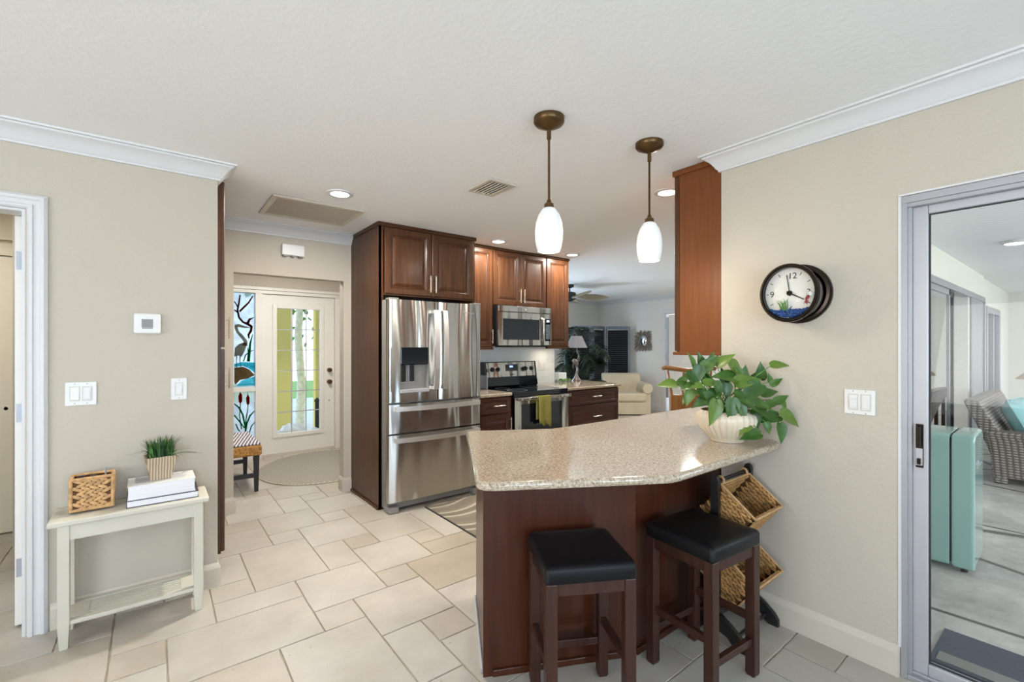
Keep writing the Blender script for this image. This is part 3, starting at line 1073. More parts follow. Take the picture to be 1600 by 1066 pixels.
MB().box(2.4995, .440, .895, 2.5005, .461, .965).build('latch_plate', M['alu_light'], d4)

# ------------------------------------------------------------------ tall pantry cabinet behind the left wall
t = thing('pantry_cabinet', 'tall dark wood pantry cabinet seen edge-on past the left wall', 'cabinet', (0, 3.58, 0))
MB().box(-.30, 3.272, .129, .3235, 3.90, 2.40).box(-.30, 3.285, 0, .262, 3.89, .129).build('carcass', M['wood'], t)
for (a, b) in ((.142, 1.370), (1.380, 2.385)):
    m_ = MB()
    panel_front(m_, -.315, a, .312, b, 0, .019, .06)
    m_.xform(Matrix.Translation((.3435, 3.587, 0)) @ Matrix.Rotation(PI / 2, 4, 'Z') @ Matrix.Translation((0, .019, 0)))
    dd = m_.build('door', [M['wood'], M['glaze']], t)
    zc_ = b - .18 if b < 2 else a + .12
    MB().tube([(.373, 3.32, zc_ - .065), (.373, 3.32, zc_ + .065)], .005, 8).tube([(.3435, 3.32, zc_ - .045), (.373, 3.32, zc_ - .045)], .004, 6).tube([(.3435, 3.32, zc_ + .045), (.373, 3.32, zc_ + .045)], .004, 6).build('handle', M['nickel'], dd)

# ------------------------------------------------------------------ refrigerator and its cabinet
t = thing('refrigerator_cabinet', 'dark cherry cabinet with tall side panel enclosing the refrigerator', 'cabinet', (1.98, 4.0, 0))
MB().box(1.499, 3.7345, 0, 1.522, 4.416, 2.41).box(1.497, 3.7345, 0, 1.5385, 3.756, 2.41).build('side_panel', M['wood'], t)
MB().box(2.445, 3.7345, 0, 2.468, 4.265, 2.41).build('side_panel', M['wood'], t)
MB().box(1.522, 3.752, 1.835, 2.445, 4.265, 2.41).build('carcass', M['wood'], t)
MB().box(1.5385, 3.7345, 1.822, 2.445, 3.752, 1.845).build('bottom_rail', M['wood_x'], t)
MB().box(1.5385, 3.7345, 2.385, 2.445, 3.752, 2.41).build('top_rail', M['wood_x'], t)
MB().box(1.487, 3.716, 2.405, 2.478, 3.76, 2.4385).box(1.487, 3.7345, 2.405, 1.515, 4.33, 2.4385).build('top_moulding', M['wood_x'], t, bevel=.004)
MB().box(1.485, 3.735, 0, 1.4985, 4.404, .022).build('shoe_moulding', M['wood'], t, bevel=.005)
for (a, b, hx) in ((1.546, 1.988, 1.965), (1.996, 2.440, 2.018)):
    m_ = MB()
    panel_front(m_, a, 1.836, b, 2.402, 3.7335, .02, .058)
    dd = m_.build('door', [M['wood'], M['glaze']], t)
    pull((hx, 3.7135, 1.868), (hx, 3.7135, 2.018)).build('handle', M['nickel'], dd, smooth=True)

t = thing('refrigerator', 'stainless steel french door refrigerator with ice dispenser', 'refrigerator', (1.967, 3.95, 0))
MB().box(1.528, 3.626, .02, 2.408, 4.25, 1.775).build('body', M['grey_plastic'], t, bevel=.004)
MB().box(1.56, 3.63, .02, 2.38, 3.66, .085).build('toe_grille', M['black'], t)
for x in (1.555, 2.38):
    MB().box(x - .035, 3.565, 0, x + .055, 3.68, .055).build('foot', M['grey_plastic'], t, bevel=.012)


def bowed(x0, x1, z0, z1, yb, yf, bow=.012, n=14, holes=None):
    """door slab with a slightly bowed front and rounded side edges"""
    mb = MB()
    xs = [x0 + (x1 - x0) * i / n for i in range(n + 1)]
    def fy(x):
        u = (x - x0) / (x1 - x0) * 2 - 1
        e = min(1, (1 - abs(u)) / .06)
        return yf - bow * (1 - u * u) + .014 * (1 - math.sqrt(max(0, 1 - (1 - e) ** 2)))
    xs = sorted(set(xs + [x0 + .004, x0 + .010, x1 - .004, x1 - .010]))
    prof_ = [(x, fy(x)) for x in xs]
    mb.prism([(x0, yb)] + prof_ + [(x1, yb)], z0, z1)
    return mb, fy


def bow_handle(pts, w, th, mb=None):
    """flat bowed bar through pts (list of (pos, halfwidth axis))"""
    mb = mb or MB()
    for i in range(len(pts) - 1):
        pass
    rs = []
    for (p, ax, nrm) in pts:
        p, ax, nrm = Vector(p), Vector(ax), Vector(nrm)
        rs.append([p - ax * w / 2, p + ax * w / 2, p + ax * w / 2 + nrm * th, p - ax * w / 2 + nrm * th])
    mb.rings(rs)
    return mb


# left door with dispenser recess built as pieces round the opening
X0, X1 = 1.515, 1.966
dz0, dz1 = .918, 1.772
qx0, qx1, qz0, qz1 = 1.610, 1.872, 1.010, 1.376
mb, fy = bowed(X0, X1, dz0, qz0, 3.622, 3.560)
for seg_ in ((X0, X1, qz1, dz1),):
    m2, _ = bowed(X0, X1, qz1, dz1, 3.622, 3.560)
    mb.add(m2.v, m2.f)
for (a, b) in ((X0, qx0), (qx1, X1)):
    xs = [a + (b - a) * i / 6 for i in range(7)]
    if a == X0:
        xs = sorted(xs + [X0 + .004, X0 + .010])
    else:
        xs = sorted(xs + [X1 - .004, X1 - .010])
    mb.prism([(a, 3.622)] + [(x, fy(x)) for x in xs] + [(b, 3.622)], qz0, qz1)
ld = mb.build('left_door', M['steel'], t, smooth=True, ang=30)
ds = MB()
ds.box(qx0, 3.612, qz0, qx1, 3.622, qz1)
ds.box(qx0, 3.555, qz0, qx0 + .004, 3.612, qz1).box(qx1 - .004, 3.555, qz0, qx1, 3.612, qz1)
ds.box(qx0, 3.555, qz1 - .004, qx1, 3.612, qz1)
dp = ds.build('dispenser', M['grey_plastic'], ld)
MB().prism([(3.546, 1.235), (3.546, 1.376), (3.61, 1.376), (3.61, 1.235), (3.575, 1.225)], qx0 + .004, qx1 - .004, 'yz').build('dispenser_hood', M['black_gloss'], ld, bevel=.004)
for x in (qx0 + .028, qx0 + .105):
    MB().box(x, 3.590, 1.085, x + .042, 3.606, 1.222).build('dispenser_paddle', M['black'], ld, bevel=.003)
    MB().box(x - .006, 3.604, 1.075, x + .048, 3.612, 1.226).build('paddle_surround', M['alu_light'], ld)
MB().box(qx0, 3.538, qz0 - .014, qx1, 3.612, qz0 + .014).build('drip_tray', M['alu_light'], ld, bevel=.003)

X0, X1 = 1.973, 2.420
mb, fy2 = bowed(X0, X1, dz0, dz1, 3.622, 3.560)
rd = mb.build('right_door', M['steel'], t, smooth=True, ang=30)
for nm, x, par in (('handle', 1.926, ld), ('handle', 2.014, rd)):
    pts = []
    for k in range(17):
        u = k / 16
        z = 1.012 + .685 * u
        y = 3.528 - .030 * math.sin(PI * u) ** .8
        pts.append(((x, y, z), (1, 0, 0), (0, -1, 0)))
    hh = bow_handle(pts, .044, .016)
    hh.box(x - .022, 3.53, 1.012, x + .022, 3.552, 1.04).box(x - .022, 3.53, 1.67, x + .022, 3.552, 1.697)
    hh.build(nm, M['steel_bar'], par, smooth=True, ang=30)
text('Whirlpool', .026, rd, 'brand_lettering', M['alu_light'], (2.284 - 1.967, fy2(2.284) - 3.95 - .001, 1.688))
MB().box(1.52, 3.555, 1.772, 1.60, 3.64, 1.786).build('hinge_cover', M['grey_plastic'], t, bevel=.004)
MB().box(2.335, 3.555, 1.772, 2.415, 3.64, 1.786).build('hinge_cover', M['grey_plastic'], t, bevel=.004)
MB().box(2.245, 3.556, .902, 2.33, 3.60, .916).build('lower_hinge', M['black'], t)
for (a, b, hz) in ((.662, .902, .868), (.094, .648, .610)):
    mb, _ = bowed(1.515, 2.420, a, b, 3.622, 3.560, .014)
    dr = mb.build('freezer_drawer', M['steel'], t, smooth=True, ang=30)
    pts = []
    for k in range(17):
        u = k / 16
        x = 1.555 + .825 * u
        y = 3.522 - .040 * math.sin(PI * u) ** .8
        pts.append(((x, y, hz), (0, 0, 1), (0, -1, 0)))
    hh = bow_handle(pts, .038, .014)
    hh.box(1.555, 3.524, hz - .018, 1.575, 3.556, hz + .018).box(2.36, 3.524, hz - .018, 2.38, 3.556, hz + .018)
    hh.build('handle', M['steel_bar'], dr, smooth=True, ang=30)

# ------------------------------------------------------------------ kitchen wall cabinets
tag(MB().box(2.4695, 4.262, .915, 4.031, 4.2698, 1.40).build('tile_backsplash', M['subway']), 'glossy white subway tile backsplash behind the range', 'backsplash')


def upper(name, label, x0, x1, z0, doors, rail=True):
    t = thing(name, label, 'cabinet', ((x0 + x1) / 2, 4.1, z0))
    MB().box(x0, 3.962, z0, x1, 4.262, 2.425).build('carcass', M['wood'], t)
    MB().box(x0 - .0, 3.930, 2.412, x1 + .0, 3.975, 2.4385).build('top_moulding', M['wood_x'], t, bevel=.004)
    if rail:
        MB().box(x0, 3.938, z0 - .022, x1, 3.962, z0 + .004).build('light_rail', M['wood_x'], t)
    for (a, b, hx) in doors:
        m_ = MB()
        panel_front(m_, a, z0 + .006, b, 2.410, 3.961, .02, .052)
        dd = m_.build('door', [M['wood'], M['glaze']], t)
        pull((hx, 3.941, z0 + .04), (hx, 3.941, z0 + .19)).build('handle', M['nickel'], dd, smooth=True)
    return t


upper('upper_cabinet', 'narrow cherry wall cabinet between refrigerator and microwave', 2.47, 2.838, 1.37, [(2.475, 2.832, 2.812)])
upper('upper_cabinet', 'short double-door cherry wall cabinet above the microwave', 2.840, 3.604, 1.822, [(2.845, 3.219, 3.195), (3.225, 3.598, 3.249)], False)
upper('upper_cabinet', 'narrow cherry wall cabinet at the right end over the backsplash', 3.606, 3.972, 1.375, [(3.611, 3.966, 3.634)])

t = thing('microwave', 'stainless over-the-range microwave with dark window', 'microwave', (3.22, 4.05, 1.385))
MB().box(2.845, 3.885, 1.385, 3.600, 4.26, 1.818).build('body', M['black'], t)
MB().box(2.846, 3.857, 1.752, 3.600, 3.885, 1.816).build('top_grille', M['steel'], t, bevel=.004)
fr = MB()
for (a, b, c2, d) in ((2.846, 2.905, 1.392, 1.746), (3.425, 3.482, 1.392, 1.746), (2.905, 3.425, 1.392, 1.452), (2.905, 3.425, 1.678, 1.746)):
    fr.box(a, 3.857, c2, b, 3.885, d)
dr = fr.build('door', M['steel'], t)
MB().box(2.905, 3.864, 1.452, 3.425, 3.872, 1.678).build('window', M['black_gloss'], dr)
hh = MB().tube([(3.452, 3.857, 1.445), (3.452, 3.822, 1.46), (3.452, 3.815, 1.57), (3.452, 3.822, 1.68), (3.452, 3.857, 1.695)], .012, 10)
hh.build('handle', M['steel'], dr, smooth=True)
cp = MB().box(3.486, 3.857, 1.392, 3.600, 3.885, 1.746).build('control_panel', M['steel'], t, bevel=.003)
MB().box(3.504, 3.8545, 1.44, 3.585, 3.857, 1.69).build('keypad', M['black_gloss'], cp)
MB().box(3.525, 3.853, 1.655, 3.565, 3.8546, 1.678).build('display', M['lcd_white'], cp)
kb = MB()
for i in range(1):
    kb.box(3.514, 3.853, 1.46, 3.576, 3.8546, 1.63)
kb.build('key_print', M['key_print'], cp)
MB().lathe([(.014, 0), (.014, -.002)], (3.22, 3.857, 1.784), 16, 'y').build('badge', M['alu_light'], t)
MB().box(3.05, 3.90, 1.372, 3.56, 4.2, 1.386).build('vent_filter', M['black'], t)

# ------------------------------------------------------------------ range
t = thing('range', 'stainless electric range with black glass cooktop', 'range', (3.25, 3.95, 0))
MB().box(2.868, 3.66, .03, 3.630, 4.25, .895).build('body', M['black'], t)
MB().box(2.864, 3.620, .893, 3.634, 4.235, .916).build('cooktop', M['black_gloss'], t, bevel=.004)
for (x, y, r) in ((3.05, 3.80, .11), (3.44, 3.80, .09), (3.05, 4.06, .08), (3.44, 4.06, .11)):
    bu = MB()
    for q in (r,):
        bu.lathe([(q, .9162), (q, .9168), (q - .003, .9168), (q - .003, .9162)], (x, y, 0), 32, cap0=False, cap1=False)
    bu.build('burner_ring', M['grey_print'], t)
MB().box(2.87, 3.628, .868, 3.63, 3.66, .893).build('front_strip', M['black_gloss'], t)
fr = MB()
for (a, b, c2, d) in ((2.87, 2.955, .21, .862), (3.535, 3.628, .21, .862), (2.955, 3.535, .79, .862), (2.955, 3.535, .21, .32)):
    fr.box(a, 3.612, c2, b, 3.655, d)
dr = fr.build('oven_door', M['steel'], t)
MB().box(2.955, 3.620, .32, 3.535, 3.640, .79).build('oven_window', M['black_gloss'], dr)
MB().box(2.872, 3.555, .832, 3.626, 3.580, .862).box(2.88, 3.58, .836, 2.905, 3.612, .858).box(3.593, 3.58, .836, 3.618, 3.612, .858).build('handle', M['steel'], dr, bevel=.006)
MB().box(2.87, 3.618, .04, 3.628, 3.655, .20).build('storage_drawer', M['steel'], t, bevel=.004)
bg = MB().prism([(4.155, .916), (4.135, .935), (4.155, 1.03), (4.180, 1.205), (4.25, 1.205), (4.25, .916)], 2.880, 3.640, 'yz')
bgo = bg.build('backguard', M['black_gloss'], t, bevel=.004)
slope = math.atan2(.025, .175)


def on_guard(x, z, d=0.0):
    y = 4.155 + (z - 1.03) / .175 * .025
    return (x, y - d, z)


MB().prism([(4.1525, 1.035), (4.1755, 1.195), (4.1785, 1.195), (4.1555, 1.035)], 2.905, 3.615, 'yz').build('control_fascia', M['steel'], bgo)
for x in (2.985, 3.06, 3.465, 3.555):
    p = on_guard(x, 1.12, .002)
    k = MB().lathe([(.026, 0), (.026, -.006), (.022, -.02), (.018, -.024)], p, 16, 'y')
    k.box(p[0] - .004, p[1] - .032, p[2] - .02, p[0] + .004, p[1] - .02, p[2] + .02)
    k.build('knob', M['black'], bgo, smooth=True, ang=30)
p = on_guard(3.263, 1.135, .0045)
dsp = MB().cbox(p, (.18, .004, .075), Euler((-slope, 0, 0))).build('display_panel', M['black_gloss'], bgo)
p = on_guard(3.255, 1.148, .0075)
MB().cbox(p, (.05, .002, .022), Euler((-slope, 0, 0))).build('display', M['lcd'], bgo)
MB().box(2.866, 4.10, .916, 2.879, 4.25, 1.06).build('side_trim', M['alu_light'], t)
text('Whirlpool', .016, t, 'brand_lettering', M['ink'], (3.26 - 3.25, 4.1505 - 3.95, 1.058))

# towel over the oven handle
tw = MB()
for (yo, z0_, xo) in ((3.545, .575, 0), (3.590, .60, .01)):
    pass
path = [(3.586, .62), (3.588, .72), (3.588, .80), (3.586, .862), (3.578, .8675), (3.565, .868), (3.552, .866), (3.548, .855), (3.546, .78), (3.545, .70), (3.543, .62), (3.542, .575)]
nx = 12
rows_ = []
for i, (y, z) in enumerate(path):
    row = []
    for k in range(nx + 1):
        u = k / nx
        x = 3.142 + .165 * u - (.012 * (1 - i / 11) if k == 0 else 0)
        wv_ = .004 * math.sin(u * 9) * (1 if i > 7 else (.3 if i < 3 else 0))
        zz = z - (.03 * u if i == 11 else 0) + (.012 * math.sin(u * 12) if i == 11 else 0)
        row.append((x, y - wv_ if i > 7 else y, zz))
    rows_.append(row)
tw.rings(rows_, False, False, closed=False)
o = tw.build('dish_towel', M['towel'], smooth=True, recalc=False)
sol = o.modifiers.new('thick', 'SOLIDIFY')
sol.thickness = .005
sol.offset = 1
tag(o, 'olive green dish towel hanging over the oven door handle', 'towel')
fold = MB()
rows_ = [[(3.142 - .010 + .03 * k / 4 - .004 * (5 - i), 3.551 + .004 * k / 4, .85 - .055 * i) for k in range(5)] for i in range(6)]

# ------------------------------------------------------------------ base cabinets along the kitchen wall
t = thing('base_cabinet', 'narrow cherry base cabinet between refrigerator and range', 'cabinet', (2.66, 3.95, 0))
MB().box(2.47, 3.668, .11, 2.856, 4.262, .883).box(2.47, 3.73, 0, 2.856, 4.262, .11).build('carcass', M['wood_low'], t)
m_ = MB()
panel_front(m_, 2.474, .715, 2.850, .872, 3.667, .02, .035)
dd = m_.build('drawer', [M['wood_low'], M['glaze']], t)
pull((2.615, 3.647, .795), (2.76, 3.647, .795)).build('handle', M['nickel'], dd, smooth=True)
m_ = MB()
panel_front(m_, 2.474, .118, 2.850, .706, 3.667, .02, .052)
dd = m_.build('door', [M['wood_low'], M['glaze']], t)
pull((2.832, 3.647, .53), (2.832, 3.647, .67)).build('handle', M['nickel'], dd, smooth=True)

t = thing('base_cabinet', 'wide cherry drawer cabinet right of the range', 'cabinet', (4.09, 3.95, 0))
MB().box(3.642, 3.668, .11, 4.545, 4.262, .883).box(3.642, 3.73, 0, 4.545, 4.262, .11).box(4.035, 4.262, .0, 4.545, 4.36, .883).build('carcass', M['wood_low'], t)
for (a, b, st) in ((.705, .872, .038), (.415, .692, .05), (.118, .402, .05)):
    m_ = MB()
    panel_front(m_, 3.650, a, 4.538, b, 3.667, .02, st)
    dd = m_.build('drawer', [M['wood_low'], M['glaze']], t)
    zc_ = (a + b) / 2 + .006
    pull((4.05, 3.647, zc_), (4.195, 3.647, zc_)).build('handle', M['nickel'], dd, smooth=True)

tag(MB().prism([(2.4695, 3.633), (2.858, 3.633), (2.858, 4.261), (2.4695, 4.261)], .884, .9155).build('countertop', M['granite'], bevel=.008, seg=3), 'short granite countertop between refrigerator and range', 'countertop')
tag(MB().prism([(3.641, 3.633), (4.575, 3.633), (4.66, 4.45), (4.035, 4.45), (4.035, 4.261), (3.641, 4.261)], .884, .9155).build('countertop', M['granite'], bevel=.008, seg=3), 'granite countertop right of the range under the bird lamp', 'countertop')

area_light('under_cabinet_lamp', (3.80, 4.12, 1.350), (0, 0, 0), .22, .05, .55, (1, .88, .70))
t = thing('wall_outlet', 'white outlet plate on the tile backsplash', 'outlet', (3.825, 4.262, 1.145))
MB().box(3.765, 4.256, 1.088, 3.887, 4.262, 1.204).build('cover_plate', M['plastic'], t, bevel=.002)
for x in (3.796, 3.855):
    MB().box(x - .016, 4.2535, 1.112, x + .016, 4.2565, 1.18).build('socket', M['plastic'], t, bevel=.002)
for (x, y, hgt, r, lab) in ((2.60, 4.06, .20, .04, 'dark grey canister on the counter beside the refrigerator'), (2.72, 4.13, .27, .035, 'dark bottle on the counter beside the range backguard')):
    t = thing('canister' if hgt < .25 else 'bottle', lab, 'container', (x, y, .9155))
    if hgt < .25:
        MB().lathe([(r, 0), (r, hgt * .85), (r * .96, hgt * .86)], n=20).build('body', M['grey_plastic'], t, local=True, smooth=True)
        MB().lathe([(r * 1.04, hgt * .86), (r * 1.04, hgt * .97), (r * .9, hgt)], n=20).build('lid', M['black'], t, local=True, smooth=True)
    else:
        MB().lathe([(r, 0), (r, hgt * .6), (r * .4, hgt * .78), (r * .38, hgt * .92)], n=20).build('body', M['black_gloss'], t, local=True, smooth=True)
        MB().lathe([(r * .42, hgt * .92), (r * .42, hgt)], n=16).build('cap', M['black'], t, local=True, smooth=True)

# ------------------------------------------------------------------ peninsula
t = thing('peninsula_cabinet', 'reddish wood breakfast bar base under the big granite counter', 'cabinet', (1.9, 1.6, 0))
P0, Q0 = (1.093, 1.584), (1.71, 1.278)
body = [P0, Q0, (2.466, 1.278), (4.25, 1.278), (4.25, 1.86), (1.83, 1.86), (1.397, 2.10)]
MB().prism(body, 0, .884).build('body', M['wood_red'], t)
u = Vector((Q0[0] - P0[0], Q0[1] - P0[1])).normalized()
nrm = Vector((u.y, -u.x))
sd = Vector((1.397 - P0[0], 2.10 - P0[1])).normalized()
sn = Vector((-sd.y, sd.x))
post = MB().prism([tuple(Vector(P0) + nrm * .004 + sn * .004), tuple(Vector(P0) + u * .036 + nrm * .004), tuple(Vector(P0) + u * .036 - nrm * .002), tuple(Vector(P0) - nrm * .002 + sn * .004)], 0, .884)
post.build('corner_post', M['wood_red'], t)
sh = MB()
a, b = Vector(P0) + u * .036, Vector(Q0)
for (p, q, n_) in ((a, b, nrm), (Vector((Q0[0], Q0[1])), Vector((2.45, 1.278)), Vector((0, -1)))):
    sh.prism([tuple(p), tuple(q), tuple(q + n_ * .013), tuple(p + n_ * .013)], 0, .03)
sh.build('shoe_moulding', M['wood_red'], t, bevel=.004)
e0, e1 = Vector(P0) + sd * .02, Vector((1.397, 2.10))
MB().prism([tuple(e0), tuple(e1), tuple(e1 + sn * .012), tuple(e0 + sn * .012)], 0, .022).build('side_trim', M['alu_light'], t, bevel=.004)
k0, k1 = Vector((1.397, 2.10)), Vector((1.83, 1.86))
kd = (k1 - k0).normalized()
kn = Vector((-kd.y, kd.x))
MB().prism([tuple(k0 + kd * .005 + kn * .001), tuple(k1 + kn * .001), tuple(k1 + kn * .022), tuple(k0 + kd * .005 + kn * .022)], .11, .87).build('door', M['black_wood'], t)

ct = [(1.372, 2.165), (.905, 1.365)]
# rounded front corner
cA, cB = Vector((.905, 1.365)), Vector((.961, 1.262))
ctrl = Vector((.868, 1.312))
for k in range(1, 8):
    s_ = k / 8
    p = cA * (1 - s_) ** 2 + ctrl * 2 * s_ * (1 - s_) + cB * s_ ** 2
    ct.append((p.x, p.y))
ct += [(.961, 1.262), (1.20, 1.120), (1.47, .966)]
cA, cB, ctrl = Vector((1.47, .966)), Vector((1.55, .947)), Vector((1.505, .947))
for k in range(1, 6):
    s_ = k / 6
    p = cA * (1 - s_) ** 2 + ctrl * 2 * s_ * (1 - s_) + cB * s_ ** 2
    ct.append((p.x, p.y))
ct += [(1.55, .947), (2.38, .947)]
for k in range(1, 7):
    an = -PI / 2 + k / 6 * PI / 2
    ct.append((2.38 + .084 * math.cos(an), 1.03 + .083 * math.sin(an)))
ct += [(2.466, 1.276), (4.27, 1.276), (4.27, 1.915), (1.93, 1.915), (1.80, 1.925)]
tag(MB().prism(ct, .884, .9165).build('peninsula_countertop', M['granite'], bevel=.013, seg=4, smooth=True, ang=30), 'large angled speckled granite countertop of the breakfast bar', 'countertop')

# upper cabinet whose side closes off the right wall
t = thing('upper_cabinet', 'tall cherry wall cabinet showing its plain side beside the right wall', 'cabinet', (3.0, 1.42, 1.345))
MB().box(2.474, 1.276, 1.352, 3.6, 1.545, 2.41).build('carcass', M['wood_end'], t)
MB().box(2.470, 1.532, 1.352, 2.476, 1.548, 2.41).build('side_stile', M['wood'], t)
m_ = MB()
panel_front(m_, -3.04, 1.358, -2.474, 2.405, 0, .02, .055)
m_.xform(Matrix.Translation((0, 1.547, 0)) @ Matrix.Rotation(PI, 4, 'Z'))
m_.build('door', [M['wood'], M['glaze']], t)
MB().box(2.462, 1.276, 2.405, 3.6, 1.575, 2.4385).build('top_moulding', M['wood_end'], t, bevel=.005)
MB().box(2.464, 1.276, 1.335, 3.6, 1.572, 1.353).build('light_rail', M['wood_end'], t, bevel=.004)

# ------------------------------------------------------------------ pendants and ceiling fittings
def make_pendant():
    t = thing('pendant_lamp', 'bronze pendant lamp with white glass shade, the one hanging nearer the refrigerator', 'lamp', (1.432, 1.55, 1.82), 0, 'pendants over the breakfast bar')
    z0 = -1.82
    MB().lathe([(.070, H + z0 - .001), (.071, H + z0 - .022), (.064, H + z0 - .032), (.035, H + z0 - .046), (.014, H + z0 - .056), (.010, H + z0 - .058)], n=32).build('canopy', M['bronze'], t, local=True, smooth=True)
    s = MB().lathe([(.010, H + z0 - .056), (.010, H + z0 - .10), (.0055, H + z0 - .102), (.0055, .245), (.009, .24), (.012, .228), (.022, .222), (.024, .203), (.020, .200)], n=16)
    s.build('stem', M['bronze'], t, local=True, smooth=True)
    MB().lathe([(.020, .205), (.030, .199), (.048, .172), (.060, .135), (.0645, .095), (.063, .055), (.056, .018), (.050, .004), (.046, .004), (.052, .02), (.058, .055), (.059, .095), (.052, .14)], n=32, cap0=True, cap1=False).build('shade', M['shade_glow'], t, local=True, smooth=True)
    d = bpy.data.lights.new('pendant_bulb', 'POINT')
    d.energy = 5
    d.color = (1, .86, .68)
    d.shadow_soft_size = .03
    l = bpy.data.objects.new('pendant_bulb', d)
    C.objects.link(l)
    l.location = (0, 0, -.005)
    l.parent = t
    return t


p = make_pendant()
p2_ = copy_tree(p)
p2_.location = (2.022, 1.425, 1.825)
p2_['label'] = 'bronze pendant lamp with white glass shade, the one hanging nearer the right wall'


def make_can():
    t = thing('recessed_light', 'lit recessed ceiling light beside the return air grille', 'ceiling light', (1.012, 3.21, H - .012), 0, 'recessed lights in the kitchen ceiling')
    MB().lathe([(.060, .010), (.062, .002), (.078, .0), (.088, .004), (.090, .0115), (.062, .0115)], n=32, cap0=False, cap1=False).build('trim_ring', M['trim'], t, local=True, smooth=True)
    MB().lathe([(.061, .0075), (.061, .0095)], n=32).build('diffuser', M['lamp_on'], t, local=True)
    d = bpy.data.lights.new('recessed_bulb', 'AREA')
    d.shape = 'DISK'
    d.size = .11
    d.energy = 32
    d.color = (1, .94, .85)
    l = bpy.data.objects.new('recessed_bulb', d)
    C.objects.link(l)
    l.location = (0, 0, -.004)
    l.parent = t
    return t


can = make_can()
can_low = [c_ for c_ in can.children if c_.type == 'LIGHT'][0].data.copy()
can_low.energy = 16
for (x, y, lab) in ((2.73, 3.70, 'lit recessed ceiling light in front of the narrow cabinet by the refrigerator'), (3.80, 3.72, 'lit recessed ceiling light above the right end of the wall cabinets'),
                    (2.760, 1.80, 'lit recessed ceiling light beside the cabinet on the right wall')):
    c2 = copy_tree(can)
    c2.location = (x, y, H - .012)
    for ch_ in c2.children:
        if ch_.type == 'LIGHT':
            ch_.data = can_low
    c2['label'] = lab


def grille(name, label, x0, y0, x1, y1, n, fw, nd):
    t = thing(name, label, 'vent', ((x0 + x1) / 2, (y0 + y1) / 2, H - .014))
    f = MB()
    for (a, b, c2, d) in ((x0, x1, y0, y0 + fw), (x0, x1, y1 - fw, y1), (x0, x0 + fw, y0 + fw, y1 - fw), (x1 - fw, x1, y0 + fw, y1 - fw)):
        f.box(a, c2, H - .013, b, d, H - .001)
    f.build('frame', M['trim_cream'], t, bevel=.003)
    MB().box(x0 + fw, y0 + fw, H - .003, x1 - fw, y1 - fw, H - .001).build('backing', M['grey_plastic'], t)
    s = MB()
    for k in range(n):
        x = x0 + fw + (x1 - x0 - 2 * fw) * (k + .5) / n
        s.cbox((x, (y0 + y1) / 2, H - .009), (.0075 if n > 20 else .006, y1 - y0 - 2 * fw, .0015 if n > 20 else .022), Euler((0, .35 if n > 20 else .75, 0)))
    s.build('louvers', M['trim_cream'], t)
    return t


grille('return_air_grille', 'large white return air grille in the hall ceiling', .650, 3.50, 1.300, 4.05, 46, .035, 0)
grille('supply_vent', 'small white supply vent in the ceiling near the pendants', 1.655, 2.325, 1.865, 2.600, 6, .028, 0)

t = thing('door_chime', 'white chime box high on the wall over the entry opening', 'door chime', (.977, 4.418, 2.184))
MB().box(.885, 4.372, 2.186, 1.069, 4.418, 2.282).build('cover', M['plastic'], t, bevel=.006)
MB().box(.895, 4.374, 2.176, .93, 4.412, 2.188).box(.962, 4.374, 2.178, .99, 4.412, 2.188).box(1.02, 4.374, 2.176, 1.058, 4.412, 2.188).build('tone_bars', M['grey_plastic'], t)

# ------------------------------------------------------------------ wall plates
t = thing('thermostat', 'white square thermostat with grey screen on the left wall', 'thermostat', (-.024, 3.155, 1.508))
MB().box(-.081, 3.128, 1.455, .033, 3.155, 1.562).build('body', M['plastic'], t, bevel=.008, seg=3)
MB().box(-.048, 3.1265, 1.488, .0, 3.129, 1.532).build('screen', M['grey_plastic'], t)
MB().box(-.046, 3.1255, 1.481, -.002, 3.1285, 1.4865).build('button_bar', M['grey_print'], t)


def switch(label, n, loc, rz, kinds, wide, hgt):
    t = thing('light_switch', label, 'light switch', loc, rz, None)
    MB().box(-wide / 2, -.006, -hgt / 2, wide / 2, 0, hgt / 2).build('cover_plate', M['plastic'], t, local=True, bevel=.0025)
    for i in range(n):
        x = (i - (n - 1) / 2) * .046
        fr = MB()
        for (a, b, c2, d) in ((-.0185, .0185, .033, .036), (-.0185, .0185, -.036, -.033), (-.0185, -.0165, -.033, .033), (.0165, .0185, -.033, .033)):
            fr.box(x + a, -.0075, c2, x + b, -.006, d)
        fr.build('switch_frame', M['trim_cream'], t, local=True)
        m_ = MB()
        if kinds[i] == 'paddle':
            m_.prism([(-.006, -.032), (-.011, -.030), (-.008, .001), (-.0065, .032), (-.006, .032)], x - .0160, x + .0160, 'yz')
        else:
            m_.box(x - .0155, -.008, -.03, x + .0155, -.006, .0305).box(x - .011, -.012, -.024, x + .011, -.008, .01).box(x - .0115, -.0105, .014, x + .0115, -.008, .022)
        m_.build('switch_toggle', M['plastic'], t, local=True, bevel=.001)
        for zz in (.049, -.049):
            MB().lathe([(.003, -.0066), (.003, -.0058)], (x, 0, zz), 8, 'y').build('screw', M['alu'], t, local=True)
    return t


switch('white double switch plate on the left wall above the woven basket', 2, (-.285, 3.155, 1.149), 0, ('paddle', 'dimmer'), .117, .117)
switch('white single dimmer switch on the left wall below the thermostat', 1, (.114, 3.155, 1.150), 0, ('dimmer',), .072, .119)
switch('white double dimmer plate on the right wall below the clock', 2, (2.468, .645, 1.140), -PI / 2, ('dimmer', 'dimmer'), .113, .110)

